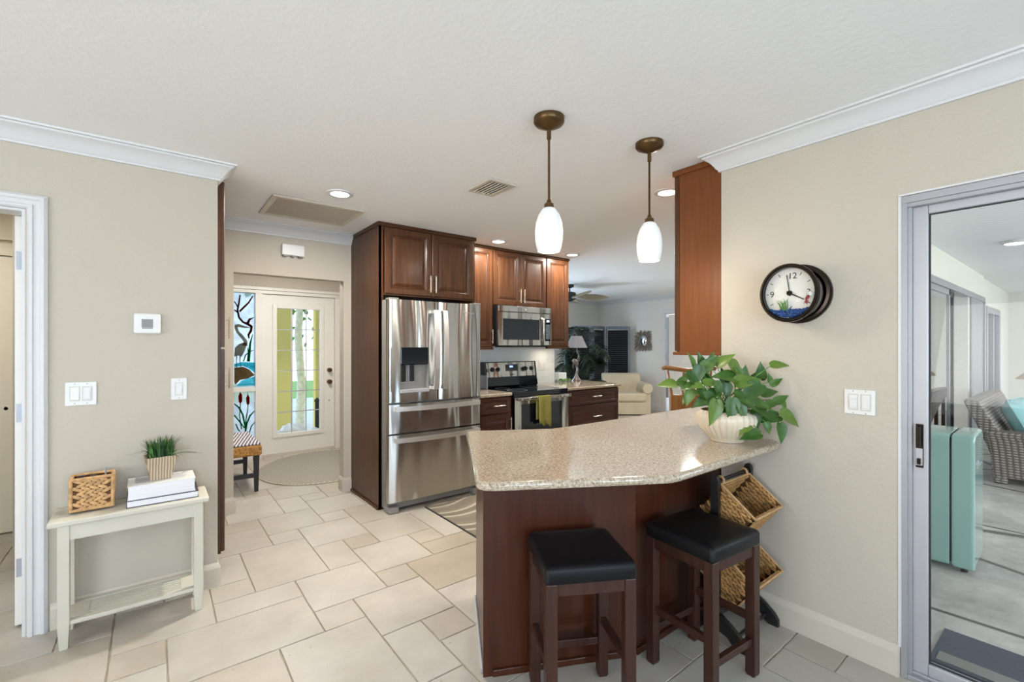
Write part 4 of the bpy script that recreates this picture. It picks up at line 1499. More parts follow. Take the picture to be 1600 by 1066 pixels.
# ------------------------------------------------------------------ wall clock
t = thing('wall_clock', 'round porthole clock with aquarium scene on the right wall', 'clock', (2.468, .886, 1.640), -PI / 2)
R = .138
MB().lathe([(R + .004, -.001), (R + .004, -.016), (R - .004, -.026), (R - .016, -.028), (R - .018, -.001)], n=48, axis='y').build('back_ring', M['gun'], t, local=True, smooth=True, ang=30)
CS = Matrix.Translation((-.009, 0, 0)) @ Matrix.Diagonal((.925, 1, 1, 1))
MB().lathe([(R - .018, -.002), (R - .018, -.086)], n=48, axis='y', cap0=True, cap1=True).xform(CS).build('case', M['case'], t, local=True, smooth=True, ang=30)
MB().lathe([(R - .018, -.084), (R - .002, -.086), (R, -.094), (R, -.112), (R - .006, -.120), (R - .014, -.120), (R - .018, -.114), (R - .018, -.084)], n=48, axis='y', cap0=False, cap1=False).xform(CS).build('bezel', M['gun'], t, local=True, smooth=True, ang=30)
dl = MB().lathe([(R - .019, -.0875), (R - .019, -.0885)], n=48, axis='y').xform(CS).build('dial', M['dial'], t, local=True)
text('12', .040, t, 'numeral', M['ink'], (0.0022, -0.0892, 0.08))
text('9', .040, t, 'numeral', M['ink'], (-0.0881, -0.0892, -0.002))
text('6', .040, t, 'numeral', M['ink'], (-0.0034, -0.0892, -0.078))
text('3', .040, t, 'numeral', M['ink'], (0.0701, -0.0892, -0.002))
tk = MB()
for k in range(12):
    a = k * PI / 6
    c_, s_ = math.cos(a), math.sin(a)
    if k % 3:
        tk.bar((s_ * .092, -.0800, c_ * .092), (s_ * .108, -.0800, c_ * .108), .003, .001, (0, 1, 0))
tk.bar((-.103, -.08, 0), (-.113, -.08, 0), .003, .001, (0, 1, 0))
tk.xform(Matrix.Translation((0, -.0093, 0))).xform(CS)
tk.build('hour_marks', M['ink'], t, local=True)
for nm, ang_, L, w_ in (('minute_hand', -8, .088, .004), ('hour_hand', 119, .070, .006)):
    a = math.radians(ang_)
    m_ = MB().bar((-math.sin(a) * .015, -.0835, -math.cos(a) * .015), (math.sin(a) * L, -.0835, math.cos(a) * L), w_, .0012, (0, 1, 0)).xform(Matrix.Translation((-.009, -.0095, 0)))
    m_.build(nm, M['ink'], t, local=True)
MB().lathe([(.012, -.081), (.012, -.087)], n=16, axis='y').xform(Matrix.Translation((-.009, -.0095, 0))).build('hand_hub', M['gun'], t, local=True)
gv = MB()
rr = random.Random(3)
for k in range(260):
    x = rr.uniform(-.10, .10)
    zmin = -math.sqrt(max(0, (R - .022) ** 2 - x * x))
    z = rr.uniform(zmin, max(zmin + .004, -.078))
    if z < -.074:
        gv.ell((x * .92 - .009, -.095 - rr.uniform(0, .010), z), (.006, .006, .005), None, 6, 4)
tag(gv.build('gravel', M['blue_gravel'], t, local=True, smooth=True), kind='stuff')
gp = MB()
for k in range(16):
    x = -.030 + rr.uniform(-.014, .014)
    tip = x + rr.uniform(-.03, .025)
    hgt = rr.uniform(.035, .062)
    gp.ct = rr.random()
    pts = [(x, -.100, -.085), (x * .6 + tip * .4, -.102, -.085 + hgt * .6), (tip, -.104, -.085 + hgt)]
    gp.tube(pts, [.0025, .002, .0004], 4)
gp.build('plastic_plant', M['green_leaf'], t, local=True)
fs = MB().ell((.070, -.104, -.026), (.007, .005, .013), Euler((0, .6, 0)), 8, 6)
fs.prism([(.064, -.034), (.054, -.056), (.062, -.050), (.068, -.060), (.073, -.040)], -.105, -.103, 'xz')
fs.build('toy_fish', M['red'], t, local=True, smooth=True)
MB().ell((.080, -.103, -.010), (.012, .004, .012), None, 8, 6).prism([(.074, -.002), (.066, .006), (.072, -.012)], -.104, -.102, 'xz').build('toy_fish', M['white_ceramic'], t, local=True, smooth=True)
dm = []
for k in range(7):
    a = k / 6 * PI / 2
    dm.append(((R - .018) * math.cos(a) + .0005, -.116 - .028 * math.sin(a)))
MB().lathe(dm, n=40, axis='y', cap0=False, cap1=False).xform(CS).build('glass_dome', M['glass'], t, local=True, smooth=True, ang=80)

# ------------------------------------------------------------------ console table and what stands on it
t = thing('console_table', 'narrow off-white console table with slatted shelf on the left wall', 'table', (-.07, 3.01, 0))
tp = MB().prism([(-.375, 2.885), (.234, 2.885), (.234, 3.138), (-.375, 3.138)], .568, .592)
tp.build('tabletop', M['console'], t, bevel=.006, seg=3)
ap = MB()
ap.box(-.31, 2.905, .498, .172, 2.922, .568).box(-.31, 3.105, .498, .172, 3.122, .568).box(-.335, 2.93, .498, -.32, 3.10, .568).box(.182, 2.93, .498, .197, 3.10, .568)
ap.build('apron', M['console'], t)
for (x, y) in ((-.322, 2.920), (.188, 2.920), (-.322, 3.105), (.188, 3.105)):
    s = .0205
    q = .0145
    m_ = MB()
    sgx = 1 if x < 0 else -1
    m_.rings([[(x - q, y - q, 0), (x + q, y - q, 0), (x + q, y + q, 0), (x - q, y + q, 0)], [(x - s, y - s, .10), (x + s, y - s, .10), (x + s, y + s, .10), (x - s, y + s, .10)],
              [(x - s, y - s, .568), (x + s, y - s, .568), (x + s, y + s, .568), (x - s, y + s, .568)]])
    m_.build('leg', M['console'], t, bevel=.002)
sf = MB()
sf.box(-.302, 2.905, .108, .168, 2.93, .126).box(-.302, 3.095, .108, .168, 3.12, .126)
sf.box(-.335, 2.94, .108, -.245, 3.085, .126).box(.115, 2.94, .108, .20, 3.085, .126)
for k in range(7):
    y = 2.937 + k * .0225
    sf.box(-.25, y, .112, .12, y + .013, .124)
sf.build('slatted_shelf', M['console'], t, bevel=.002)
TZ = .592


def weave(mb, w_, h_, rows, cols, th=.007, lean=.5, fill=.44):
    """twisted-braid stitches over a w x h panel in the xz plane facing -y, centred on x, from z=0"""
    rh, cw = h_ / rows, w_ / cols
    for r in range(rows):
        for c in range(cols):
            off = .5 * (r % 2)
            x = -w_ / 2 + (c + .5 + (off - .25)) * cw
            if abs(x) > w_ / 2 - cw * .3:
                continue
            a = lean if r % 2 else -lean
            mb.ell((x, 0, (r + .5) * rh), (cw * .74, th, rh * fill), Euler((0, a, 0)), 6, 4)


def basket_box(parent, wx, wy, h_, rows, cols, taper=0.0, inner_mat=True):
    """open woven box standing on z=0 in local coordinates"""
    o_ = MB()
    t_ = .010
    for sgn, (ax, ln) in ((-1, ('x', wx)), (1, ('x', wx)), (-1, ('y', wy)), (1, ('y', wy))):
        n0 = len(o_.v)
        weave(o_, ln, h_, rows, max(3, int(cols * ln / wx)), .007, .5, .52)
        if ax == 'x':
            m_ = Matrix.Translation((0, sgn * wy / 2, 0))
        else:
            m_ = Matrix.Translation((sgn * wx / 2, 0, 0)) @ Matrix.Rotation(PI / 2, 4, 'Z')
        o_.xform(m_, n0)
    o_.build('weave', M['wicker_light'], parent, local=True, smooth=True)
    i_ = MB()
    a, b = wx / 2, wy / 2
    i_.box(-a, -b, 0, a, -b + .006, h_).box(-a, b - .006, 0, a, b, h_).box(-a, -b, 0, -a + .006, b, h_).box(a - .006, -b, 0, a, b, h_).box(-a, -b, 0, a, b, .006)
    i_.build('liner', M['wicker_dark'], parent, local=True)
    rm = MB()
    for z in (h_, .004):
        rm.tube([(-a, -b, z), (a, -b, z)], .0075, 8).tube([(-a, b, z), (a, b, z)], .0075, 8).tube([(-a, -b, z), (-a, b, z)], .0075, 8).tube([(a, -b, z), (a, b, z)], .0075, 8)
    for sx_ in (-a, a):
        for sy_ in (-b, b):
            rm.tube([(sx_, sy_, 0), (sx_, sy_, h_)], .0075, 8)
    rm.build('rim', M['wicker_light'], parent, local=True, smooth=True)


t = thing('woven_basket', 'small rectangular woven basket on the left end of the console table', 'basket', (-.232, 3.035, TZ + .011), .02)
basket_box(t, .150, .10, .150, 8, 5)
for k, (x, y, a, sz_, lab) in enumerate(((-.275, 3.035, .3, (.04, .05, .15), 'black remote control lying in the left of the small woven basket'), (-.232, 3.045, -.2, (.045, .035, .142), 'black case standing in the middle of the small woven basket'))):
    t = thing('remote_control' if k == 0 else 'small_case', lab, 'remote control' if k == 0 else 'case', (x, y, TZ + .018))
    MB().cbox((0, 0, sz_[2] / 2), (sz_[0] * .6, .02, sz_[2]), None).build('shell', M['black'], t, local=True, bevel=.004)
    MB().cbox((0, -.0105, sz_[2] - .04), (.016, .003, .05)).build('keypad' if k == 0 else 'clasp', M['grey_plastic'], t, local=True)
tag(MB().tube([(-.188, 3.04, TZ + .018), (-.186, 3.045, TZ + .19)], .004, 8).tube([(-.186, 3.045, TZ + .18), (-.186, 3.045, TZ + .192)], .005, 8).build('pen', M['alu'], smooth=True), 'grey pen poking up out of the small woven basket', 'pen')


def book(name, label, x0, x1, y0, y1, z0, th, cover, rz=0, soft=False):
    cx_, cy_ = (x0 + x1) / 2, (y0 + y1) / 2
    t = thing(name, label, 'book', (cx_, cy_, z0), rz, 'books on the console table')
    a, b = (x1 - x0) / 2, (y1 - y0) / 2
    ct_ = .003
    MB().box(-a, -b, 0, a, b, ct_).box(-a, -b, th - ct_, a, b, th).box(-a, b - .004, ct_, a, b, th - ct_).build('cover', cover, t, local=True, bevel=.0008)
    MB().box(-a + .004, -b + (.0005 if soft else .004), ct_, a - .004, b - .005, th - ct_).build('pages', M['page'], t, local=True)
    return t


book('book', 'dark-covered book at the bottom of the console stack', -.104, .190, 2.925, 3.125, TZ, .034, M['cover_dark'])
bk = book('book', 'thick white paperback on top of the console stack', -.101, .176, 2.930, 3.128, TZ + .0345, .068, M['plastic'], .01, True)
pr = MB()
for k in range(6):
    pr.box(-.11, .075 - k * .022, .0682, -.01 + .004 * (k % 3), .085 - k * .022, .0686)
pr.box(.09, .07, .0682, .115, .082, .0686)
for k in range(7):
    pr.box(.02, .06 - k * .016, .0682, .105 - .006 * (k % 4), .064 - k * .016, .0686)
pr.build('cover_print', M['grey_print'], bk, local=True)
bk2z = TZ + .0345 + .068

t = thing('potted_grass', 'artificial grass in a square tapered striped pot on the books', 'plant', (.030, 3.035, bk2z + .0008), .10)
pt = MB()
pt.rings([[(-.043, -.043, 0), (.043, -.043, 0), (.043, .043, 0), (-.043, .043, 0)], [(-.064, -.064, .120), (.064, -.064, .120), (.064, .064, .120), (-.064, .064, .120)],
          [(-.056, -.056, .120), (.056, -.056, .120), (.056, .056, .120), (-.056, .056, .120)], [(-.054, -.054, .108), (.054, -.054, .108), (.054, .054, .108), (-.054, .054, .108)]])
pt.build('pot', M['pot_stripe'], t, local=True)
MB().box(-.052, -.052, .1082, .052, .052, .112).build('soil', M['soil'], t, local=True)
gr = MB()
rr = random.Random(11)
for k in range(230):
    bx_, by_ = rr.uniform(-.05, .05), rr.uniform(-.05, .05)
    an = math.atan2(by_, bx_) + rr.uniform(-.7, .7)
    far = rr.random() < .10
    lean = rr.uniform(.10, .16) if far else rr.uniform(.005, .055)
    hgt = rr.uniform(.03, .08) if far else rr.uniform(.07, .125)
    wd = rr.uniform(.0022, .0042)
    dirv = Vector((math.cos(an), math.sin(an), 0))
    sdv = Vector((-dirv.y, dirv.x, 0))
    gr.ct = rr.random()
    n0 = len(gr.v)
    for i in range(5):
        s_ = i / 4
        p = Vector((bx_, by_, .11)) + dirv * (lean * s_ ** 1.8) + Vector((0, 0, hgt * (s_ - .35 * s_ ** 3 * (2.0 if far else .5))))
        if p.y > .10:
            p.y = .10
        q = sdv * wd * (1 - .9 * s_ ** 2)
        gr.v += [p - q, p + q + Vector((0, 0, .0008))]
    for i in range(4):
        gr.face([n0 + 2 * i, n0 + 2 * i + 1, n0 + 2 * i + 3, n0 + 2 * i + 2])
gr.build('foliage', M['grass'], t, local=True, tone='leaf_tone', recalc=False)

# ------------------------------------------------------------------ bar stools
def make_stool():
    t = thing('bar_stool', 'dark wood bar stool with black seat before the reddish bar panel', 'stool', (1.300, 1.238, 0), math.radians(-29.5), 'bar stools at the breakfast bar')
    a, b = .170, .166
    Z0 = .555
    st = MB()
    rs = []
    for (i, z) in ((.004, Z0), (0, Z0 + .006), (0, Z0 + .046), (.004, Z0 + .055), (.012, Z0 + .060), (.04, Z0 + .063), (.10, Z0 + .064)):
        ring = []
        cr = .018
        for (cx_, cy_, a0) in ((a - cr, b - cr, 0), (-a + cr, b - cr, 90), (-a + cr, -b + cr, 180), (a - cr, -b + cr, 270)):
            for k in range(5):
                an = math.radians(a0 + 22.5 * k)
                px_, py_ = cx_ + cr * math.cos(an), cy_ + cr * math.sin(an)
                ring.append((px_ * (1 - i / a), py_ * (1 - i / b), z))
        rs.append(ring)
    st.rings(rs)
    st.build('seat', M['leather'], t, local=True, smooth=True, ang=35)
    L = .021
    for (x, y) in ((-1, -1), (1, -1), (1, 1), (-1, 1)):
        cx_, cy_ = x * (a - .025), y * (b - .025)
        MB().rings([[(cx_ + i * q, cy_ + j_ * q, z) for i, j_ in ((-1, -1), (1, -1), (1, 1), (-1, 1))] for q, z in ((L * .82, 0), (L, .012), (L, Z0))]).build('leg', M['wood_dark'], t, local=True, bevel=.003)
    ax_, ay_ = a - .025, b - .025
    for s_ in (-1, 1):
        MB().box(-ax_ + L, s_ * (ay_ + .004) - .010, Z0 - .045, ax_ - L, s_ * (ay_ + .004) + .010, Z0).build('apron', M['wood_dark'], t, local=True)
        MB().box(s_ * (ax_ + .004) - .010, -ay_ + L, Z0 - .045, s_ * (ax_ + .004) + .010, ay_ - L, Z0).build('apron', M['wood_dark'], t, local=True)
        MB().box(-ax_ + L * .9, s_ * ay_ - .011, .135, ax_ - L * .9, s_ * ay_ + .011, .165).build('stretcher', M['wood_dark'], t, local=True, bevel=.002)
        MB().box(s_ * ax_ - .011, -ay_ + L * .9, .225, s_ * ax_ + .011, ay_ - L * .9, .255).build('stretcher', M['wood_dark'], t, local=True, bevel=.002)
    return t


s1 = make_stool()
s2 = copy_tree(s1)
s2.location = (1.862, 1.048, 0)
s2.rotation_euler = (0, 0, math.radians(-5))
s2['label'] = 'dark wood bar stool with black seat in front of the basket rack'

# ------------------------------------------------------------------ rack with hanging baskets
t = thing('basket_rack', 'black wooden floor rack holding two woven baskets under the counter', 'rack', (2.265, 1.10, 0))
for x in (2.098, 2.432):
    MB().prism([(1.092, .05), (1.132, .05), (1.132, .755), (1.126, .775), (1.112, .782), (1.098, .775), (1.092, .755)], x - .010, x + .010, 'yz').build('post', M['black_wood'], t, bevel=.002)
    ft = [(.965, .0), (.965, .03), (.985, .06), (1.03, .095), (1.08, .125), (1.112, .135), (1.144, .125), (1.19, .098), (1.235, .06), (1.252, .03), (1.252, .0), (1.205, .0), (1.17, .04), (1.112, .06), (1.05, .04), (1.01, .0)]
    MB().prism(ft, x - .011, x + .011, 'yz').build('foot', M['black_wood'], t)
for (y, z, nm) in ((1.112, .745, 'top_rail'), (1.112, .43, 'middle_rail'), (1.02, .045, 'bottom_rail'), (1.19, .055, 'bottom_rail')):
    MB().tube([(2.09, y, z), (2.44, y, z)], .009, 8).build(nm, M['black_wood'], t, smooth=True)
MB().box(2.104, 1.105, .10, 2.426, 1.119, .135).build('stretcher', M['black_wood'], t)


def tilt_basket(label, yb, zb):
    """basket hung by two loops from a rail; local frame: rim plane z=0, hinge along x at y=0, opening up, tilted forward (towards -y)"""
    t = thing('hanging_basket', label, 'basket', (2.265, yb, zb), 0, 'woven baskets on the black rack')
    tilt = math.radians(38)
    Rm = Matrix.Rotation(tilt, 4, 'X')
    wx, dy, dp = .286, .20, .17
    def sub(mb):
        return mb.xform(Matrix.Translation((0, -.012, -.012)) @ Rm @ Matrix.Translation((0, -dy / 2, -dp)))
    o_ = MB()
    for sgn, ax, ln in ((-1, 'x', wx), (1, 'x', wx), (-1, 'y', dy), (1, 'y', dy)):
        n0 = len(o_.v)
        weave(o_, ln, dp, 9, max(4, int(11 * ln / wx)), .006, .35)
        o_.xform(Matrix.Translation((0, sgn * dy / 2, 0)) if ax == 'x' else Matrix.Translation((sgn * wx / 2, 0, 0)) @ Matrix.Rotation(PI / 2, 4, 'Z'), n0)
        # the inside of the wall shows its weave too
        n0 = len(o_.v)
        weave(o_, ln - .02, dp, 9, max(4, int(11 * ln / wx)), .005, .35)
        o_.xform(Matrix.Translation((0, sgn * (dy / 2 - .009), 0)) if ax == 'x' else Matrix.Translation((sgn * (wx / 2 - .009), 0, 0)) @ Matrix.Rotation(PI / 2, 4, 'Z'), n0)
    n0 = len(o_.v)
    weave(o_, wx - .02, dy - .02, 9, 11, .005, .35)
    o_.xform(Matrix.Translation((0, -(dy - .02) / 2 * -1, .010)) @ Matrix.Rotation(PI / 2, 4, 'X') @ Matrix.Identity(4), n0)
    sub(o_).build('weave', M['wicker_tan'], t, local=True, smooth=True)
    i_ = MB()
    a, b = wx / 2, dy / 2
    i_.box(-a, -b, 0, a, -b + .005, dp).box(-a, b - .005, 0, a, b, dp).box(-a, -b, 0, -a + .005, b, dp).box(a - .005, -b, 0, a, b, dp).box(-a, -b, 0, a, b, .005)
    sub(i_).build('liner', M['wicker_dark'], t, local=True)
    rm = MB()
    for z in (dp, .002):
        rm.tube([(-a, -b, z), (a, -b, z)], .0055, 8).tube([(-a, b, z), (a, b, z)], .0055, 8).tube([(-a, -b, z), (-a, b, z)], .0055, 8).tube([(a, -b, z), (a, b, z)], .0055, 8)
    sub(rm).build('rim', M['seagrass'], t, local=True, smooth=True)
    for sx_ in (-.118, .118):
        lp = MB().tube([(sx_, .004 + .0165 * math.cos(q * PI / 6), .0165 * math.sin(q * PI / 6)) for q in range(13)], .006, 8)
        lp.build('hanging_loop', M['seagrass'], t, local=True, smooth=True)
    return t


tilt_basket('upper tilted woven basket hanging from the black rack', 1.108, .745)
tilt_basket('lower tilted woven basket on the black rack behind the bar stool', 1.108, .430)

# ------------------------------------------------------------------ pothos in a fluted bowl
BX, BY, BZ = 2.262, 1.140, .9168
t = thing('potted_plant', 'trailing pothos in a cream fluted bowl on the granite counter', 'plant', (BX, BY, BZ))
bw = MB()
prof_ = [(.060, 0), (.078, .001), (.080, .006), (.082, .012), (.100, .030), (.128, .062), (.144, .092), (.149, .115), (.143, .136), (.126, .150), (.120, .153), (.117, .150), (.133, .132), (.138, .115), (.120, .07), (.06, .03)]
NB = 192
rs = []
for (r, z) in prof_:
    fl_ = .05 if .02 < z < .147 and r > .09 else .0
    rs.append([(r * (1 - fl_ * (1 - abs(math.sin(15 * 2 * PI * i / NB)) ** .7)) * math.cos(2 * PI * i / NB), r * (1 - fl_ * (1 - abs(math.sin(15 * 2 * PI * i / NB)) ** .7)) * math.sin(2 * PI * i / NB), z) for i in range(NB)])
bw.rings(rs, True, True)
bw.build('bowl', M['ceramic'], t, local=True, smooth=True, ang=60)
MB().lathe([(.130, .116), (.130, .120)], n=32).build('soil', M['soil'], t, local=True)

CAM = Vector((0, 0, 1.3922))
RT = Vector((math.cos(math.radians(38.114)), -math.sin(math.radians(38.114)), 0))
FW = Vector((math.sin(math.radians(38.114)), math.cos(math.radians(38.114)), 0))
lv, stm = MB(), MB()
rr = random.Random(5)


def leaf(base, tipdir, L, normal, tone, fold=.25, curl=.22, wide=.62):
    """heart-shaped leaf: base point, direction, length, surface normal"""
    d = tipdir.normalized()
    n = (normal - d * normal.dot(d)).normalized()
    s = d.cross(n)
    prof_l = [(-.06, .22), (0.0, .36), (.12, .48), (.28, .50), (.45, .44), (.62, .32), (.78, .18), (.9, .08), (1.0, .004)]
    lv.ct = tone
    n0 = len(lv.v)
    for (u_, w_) in prof_l:
        c_ = base + d * (L * max(u_, 0)) - n * (curl * L * max(u_, 0) ** 2)
        o_ = d * (L * u_) - d * (L * max(u_, 0))
        hw = L * w_ * wide * 2 * .5
        lv.v += [c_ + o_ - s * hw + n * hw * fold, c_ + o_ - s * hw * .5 + n * hw * fold * .35, c_, c_ + o_ + s * hw * .5 + n * hw * fold * .35, c_ + o_ + s * hw + n * hw * fold]
    for i in range(len(prof_l) - 1):
        for k in range(4):
            a_ = n0 + i * 5 + k
            lv.face([a_, a_ + 1, a_ + 6, a_ + 5])


# leaves: (right of bowl, up from bowl foot, towards the viewer, tip angle in degrees (0 = right, 90 = up), length, tone)
LV = [(-0.279, 0.282, 0.0, 175, 0.076, 0.95), (-0.179, 0.391, 0.02, 115, 0.059, 0.8), (-0.162, 0.347, 0.05, 255, 0.079, 0.2), (-0.113, 0.373, 0.03, 55, 0.08, 0.45), (-0.07, 0.389, -0.02, 80, 0.06, 0.4), (-0.115, 0.389, -0.03, 100, 0.06, 0.5), (-0.205, 0.321, 0.06, -40, 0.079, 0.15), (-0.204, 0.28, 0.07, 195, 0.058, 0.5), (-0.171, 0.281, 0.08, 190, 0.052, 0.85), (-0.12, 0.293, 0.07, 10, 0.068, 0.7), (-0.028, 0.39, 0.0, 40, 0.081, 0.95), (0.03, 0.372, 0.01, -35, 0.086, 0.9), (0.047, 0.351, 0.02, -65, 0.054, 0.7), (-0.001, 0.32, 0.04, 175, 0.101, 0.5), (0.048, 0.297, 0.06, 25, 0.1, 0.75), (0.084, 0.317, 0.0, 80, 0.065, 0.5), (0.176, 0.325, -0.01, 95, 0.071, 0.35), (0.095, 0.266, 0.09, 215, 0.104, 0.25), (0.217, 0.379, 0.05, 15, 0.064, 0.85), (0.215, 0.288, 0.04, 40, 0.048, 0.5), (0.199, 0.306, 0.03, 110, 0.037, 0.5), (0.213, 0.208, 0.08, 30, 0.058, 0.55), (0.234, 0.192, 0.08, -55, 0.047, 0.7), (0.24, 0.137, 0.1, -32, 0.088, 0.8), (0.208, 0.077, 0.11, -85, 0.077, 0.45), (0.178, 0.132, 0.1, 190, 0.088, 0.3), (0.105, 0.173, 0.11, 150, 0.129, 0.35), (0.106, 0.198, 0.09, -10, 0.078, 0.55), (-0.036, 0.193, 0.13, -95, 0.092, 0.3), (-0.111, 0.182, 0.12, -110, 0.098, 0.9), (-0.081, 0.205, 0.1, -60, 0.062, 0.6), (-0.134, 0.219, 0.09, 200, 0.088, 0.15), (-0.204, 0.241, 0.05, -110, 0.069, 0.9), (-0.215, 0.276, 0.03, 150, 0.059, 0.6), (-0.218, 0.288, -0.02, 60, 0.06, 0.5), (0.066, 0.055, 0.14, 195, 0.076, 0.4), (0.028, 0.088, 0.14, 215, 0.056, 0.9), (0.008, 0.178, 0.13, -65, 0.066, 0.3), (-0.082, 0.276, 0.08, -70, 0.068, 0.4), (-0.026, 0.268, 0.06, -100, 0.063, 0.15), (0.017, 0.235, 0.09, -45, 0.073, 0.3), (-0.161, 0.244, 0.08, -30, 0.068, 0.2), (0.085, 0.139, 0.11, -75, 0.072, 0.12), (0.009, 0.286, -0.05, 90, 0.083, 0.3), (0.142, 0.275, -0.05, 60, 0.083, 0.35), (-0.086, 0.307, -0.06, 120, 0.089, 0.3), (-0.103, 0.244, 0.08, -150, 0.068, 0.3), (0.169, 0.241, 0.05, 20, 0.069, 0.4), (-0.213, 0.224, 0.04, -130, 0.048, 0.85), (0.174, 0.192, 0.08, 200, 0.058, 0.55), (0.136, 0.094, 0.12, -80, 0.046, 0.5)]
for (rx, uz, ty, ang_, L, tone) in LV:
    pos = Vector((BX, BY, BZ)) + RT * rx + Vector((0, 0, uz)) - FW * ty
    a_ = math.radians(ang_ + rr.uniform(-8, 8))
    d = RT * math.cos(a_) + Vector((0, 0, math.sin(a_))) - FW * rr.uniform(0.0, .35)
    nn = -FW * .75 + Vector((0, 0, .75)) + RT * rr.uniform(-.35, .35)
    if pos.x > 2.42:
        pos.x = 2.42
    base = pos - d.normalized() * L * .35
    tip = base + d.normalized() * L
    if tip.x > 2.45:
        d = Vector((d.x * .25, d.y - .45, d.z))
    L *= 1.32
    leaf(base, d, L, nn, tone)
    root = Vector((BX + rr.uniform(-.06, .06), BY + rr.uniform(-.06, .06), BZ + .125))
    mid_ = (root + base) / 2 + Vector((0, 0, .035 + .03 * rr.random()))
    if uz < .12:
        mid_ = root * .35 + base * .65
        mid_.z = max(mid_.z, BZ + .17)
    pts = [root * (1 - s_) ** 2 + mid_ * 2 * s_ * (1 - s_) + base * s_ ** 2 for s_ in (0, .25, .5, .75, 1)]
    stm.tube(pts, [.0028, .0026, .0024, .002, .0016], 5)
for q in lv.v:
    q.x = min(q.x, 2.458)
    q.z = max(q.z, BZ + .004)
for q in stm.v:
    q.x = min(q.x, 2.458)
lv.build('foliage', M['pothos'], t, smooth=True, ang=60, tone='leaf_tone', recalc=False)
stm.build('stems', M['green_leaf'], t, smooth=True)

# ------------------------------------------------------------------ rugs, bench in the entry
rg = MB()
rg.box(1.845, 2.42, .0005, 4.3, 3.545, .0085)
rg.cm = 1
for (a, b, c2, d) in ((1.835, 1.845, 2.41, 3.555), (4.3, 4.31, 2.41, 3.555)):
    rg.box(a, c2, .0005, b, d, .008)
rg.box(1.845, 2.41, .0005, 4.3, 2.42, .008).box(1.845, 3.545, .0005, 4.3, 3.555, .008)
tag(rg.build('kitchen_mat', [M['rug'], M['rubber']]), 'taupe leaf-pattern mat on the floor before refrigerator and range', 'rug')
t = thing('door_mat', 'oval grey woven mat on the floor at the front door', 'rug', (1.55, 5.52, 0), math.radians(-28))
MB().lathe([(.76, .001), (.76, .010), (.74, .012)], n=64, sx=.86, sy=1.0).build('mat', M['mat_weave'], t, local=True)
ed = MB()
ed.tube([(.765 * .86 * math.cos(2 * PI * k / 64), .765 * math.sin(2 * PI * k / 64), .0072) for k in range(65)], .007, 6)
ed.build('binding', M['mat_edge'], t, local=True, smooth=True)

t = thing('bench', 'woven seagrass bench with black legs in the entry hall', 'bench', (.42, 5.28, 0))
MB().box(-.02, 4.90, .345, .82, 5.66, .445).build('seat', M['boucle'], t, bevel=.02, seg=3)
MB().box(-.01, 4.91, .4455, .81, 5.65, .462).build('seat_top', M['bench_top'], t, bevel=.007)
for (x, y) in ((.775, 4.945), (.775, 5.615), (.03, 4.945), (.03, 5.615)):
    MB().rings([[(x + i * q, y + j_ * q, z) for i, j_ in ((-1, -1), (1, -1), (1, 1), (-1, 1))] for q, z in ((.016, 0), (.024, .346))]).build('leg', M['black_wood'], t)
MB().box(.05, 4.93, .135, .76, 4.958, .175).build('stretcher', M['black_wood'], t)
MB().box(.05, 5.602, .135, .76, 5.63, .175).build('stretcher', M['black_wood'], t)

# ------------------------------------------------------------------ living room beyond the kitchen
t = thing('table_lamp', 'table lamp with crane figure and grey shade at the end of the kitchen counter', 'lamp', (4.455, 4.28, .9157))
MB().lathe([(.062, 0), (.060, .012), (.035, .045), (.018, .085), (.010, .11)], n=16).build('base', M['iron'], t, local=True, smooth=True)
cr = MB()
cr.tube([(0.0, 0, .10), (.008, 0, .16), (-.006, 0, .21)], [.010, .008, .010], 8)
cr.tube([(.02, 0, .10), (.03, 0, .16), (.015, 0, .22)], [.006, .007, .010], 8)
cr.ell((-.018, 0, .250), (.062, .030, .036), Euler((0, .8, 0)), 12, 8)
cr.tube([(.02, 0, .270), (.045, 0, .31), (.045, 0, .345), (.018, 0, .375), (.012, 0, .41)], [.020, .014, .010, .009, .010], 8)
cr.tube([(.012, 0, .41), (.03, 0, .40), (.062, 0, .372)], [.010, .007, .002], 6)
cr.tube([(-.045, 0, .26), (-.06, .01, .21), (-.05, .01, .17)], [.014, .012, .004], 6)
cr.build('crane_figure', M['iron'], t, local=True, smooth=True)
MB().tube([(.012, 0, .41), (.004, 0, .44), (0, 0, .60)], .005, 8).build('stem', M['iron'], t, local=True, smooth=True)
MB().lathe([(.145, .445), (.070, .600), (.067, .600), (.142, .445)], n=32, cap0=False, cap1=False).build('shade', M['shade_grey'], t, local=True, smooth=True)
MB().lathe([(.004, .60), (.009, .606), (.004, .615)], n=10).build('finial', M['iron'], t, local=True, smooth=True)

t = thing('planter', 'white square planter with leafy green rim at the end of the tiled wall', 'planter', (4.22, 4.36, .9157))
MB().box(-.07, -.06, 0, .07, .06, .12).build('pot', M['white_ceramic'], t, local=True, bevel=.01)
gl = MB()
rr = random.Random(9)
for k in range(60):
    gl.ell((rr.uniform(-.085, .12), rr.uniform(-.085, .05) - .02, rr.uniform(.016, .040)), (.014, .009, .006), Euler((rr.uniform(-1, 1), rr.uniform(-1, 1), rr.uniform(0, 3))), 5, 4)
gl.build('foliage', M['green_leaf'], t, local=True)

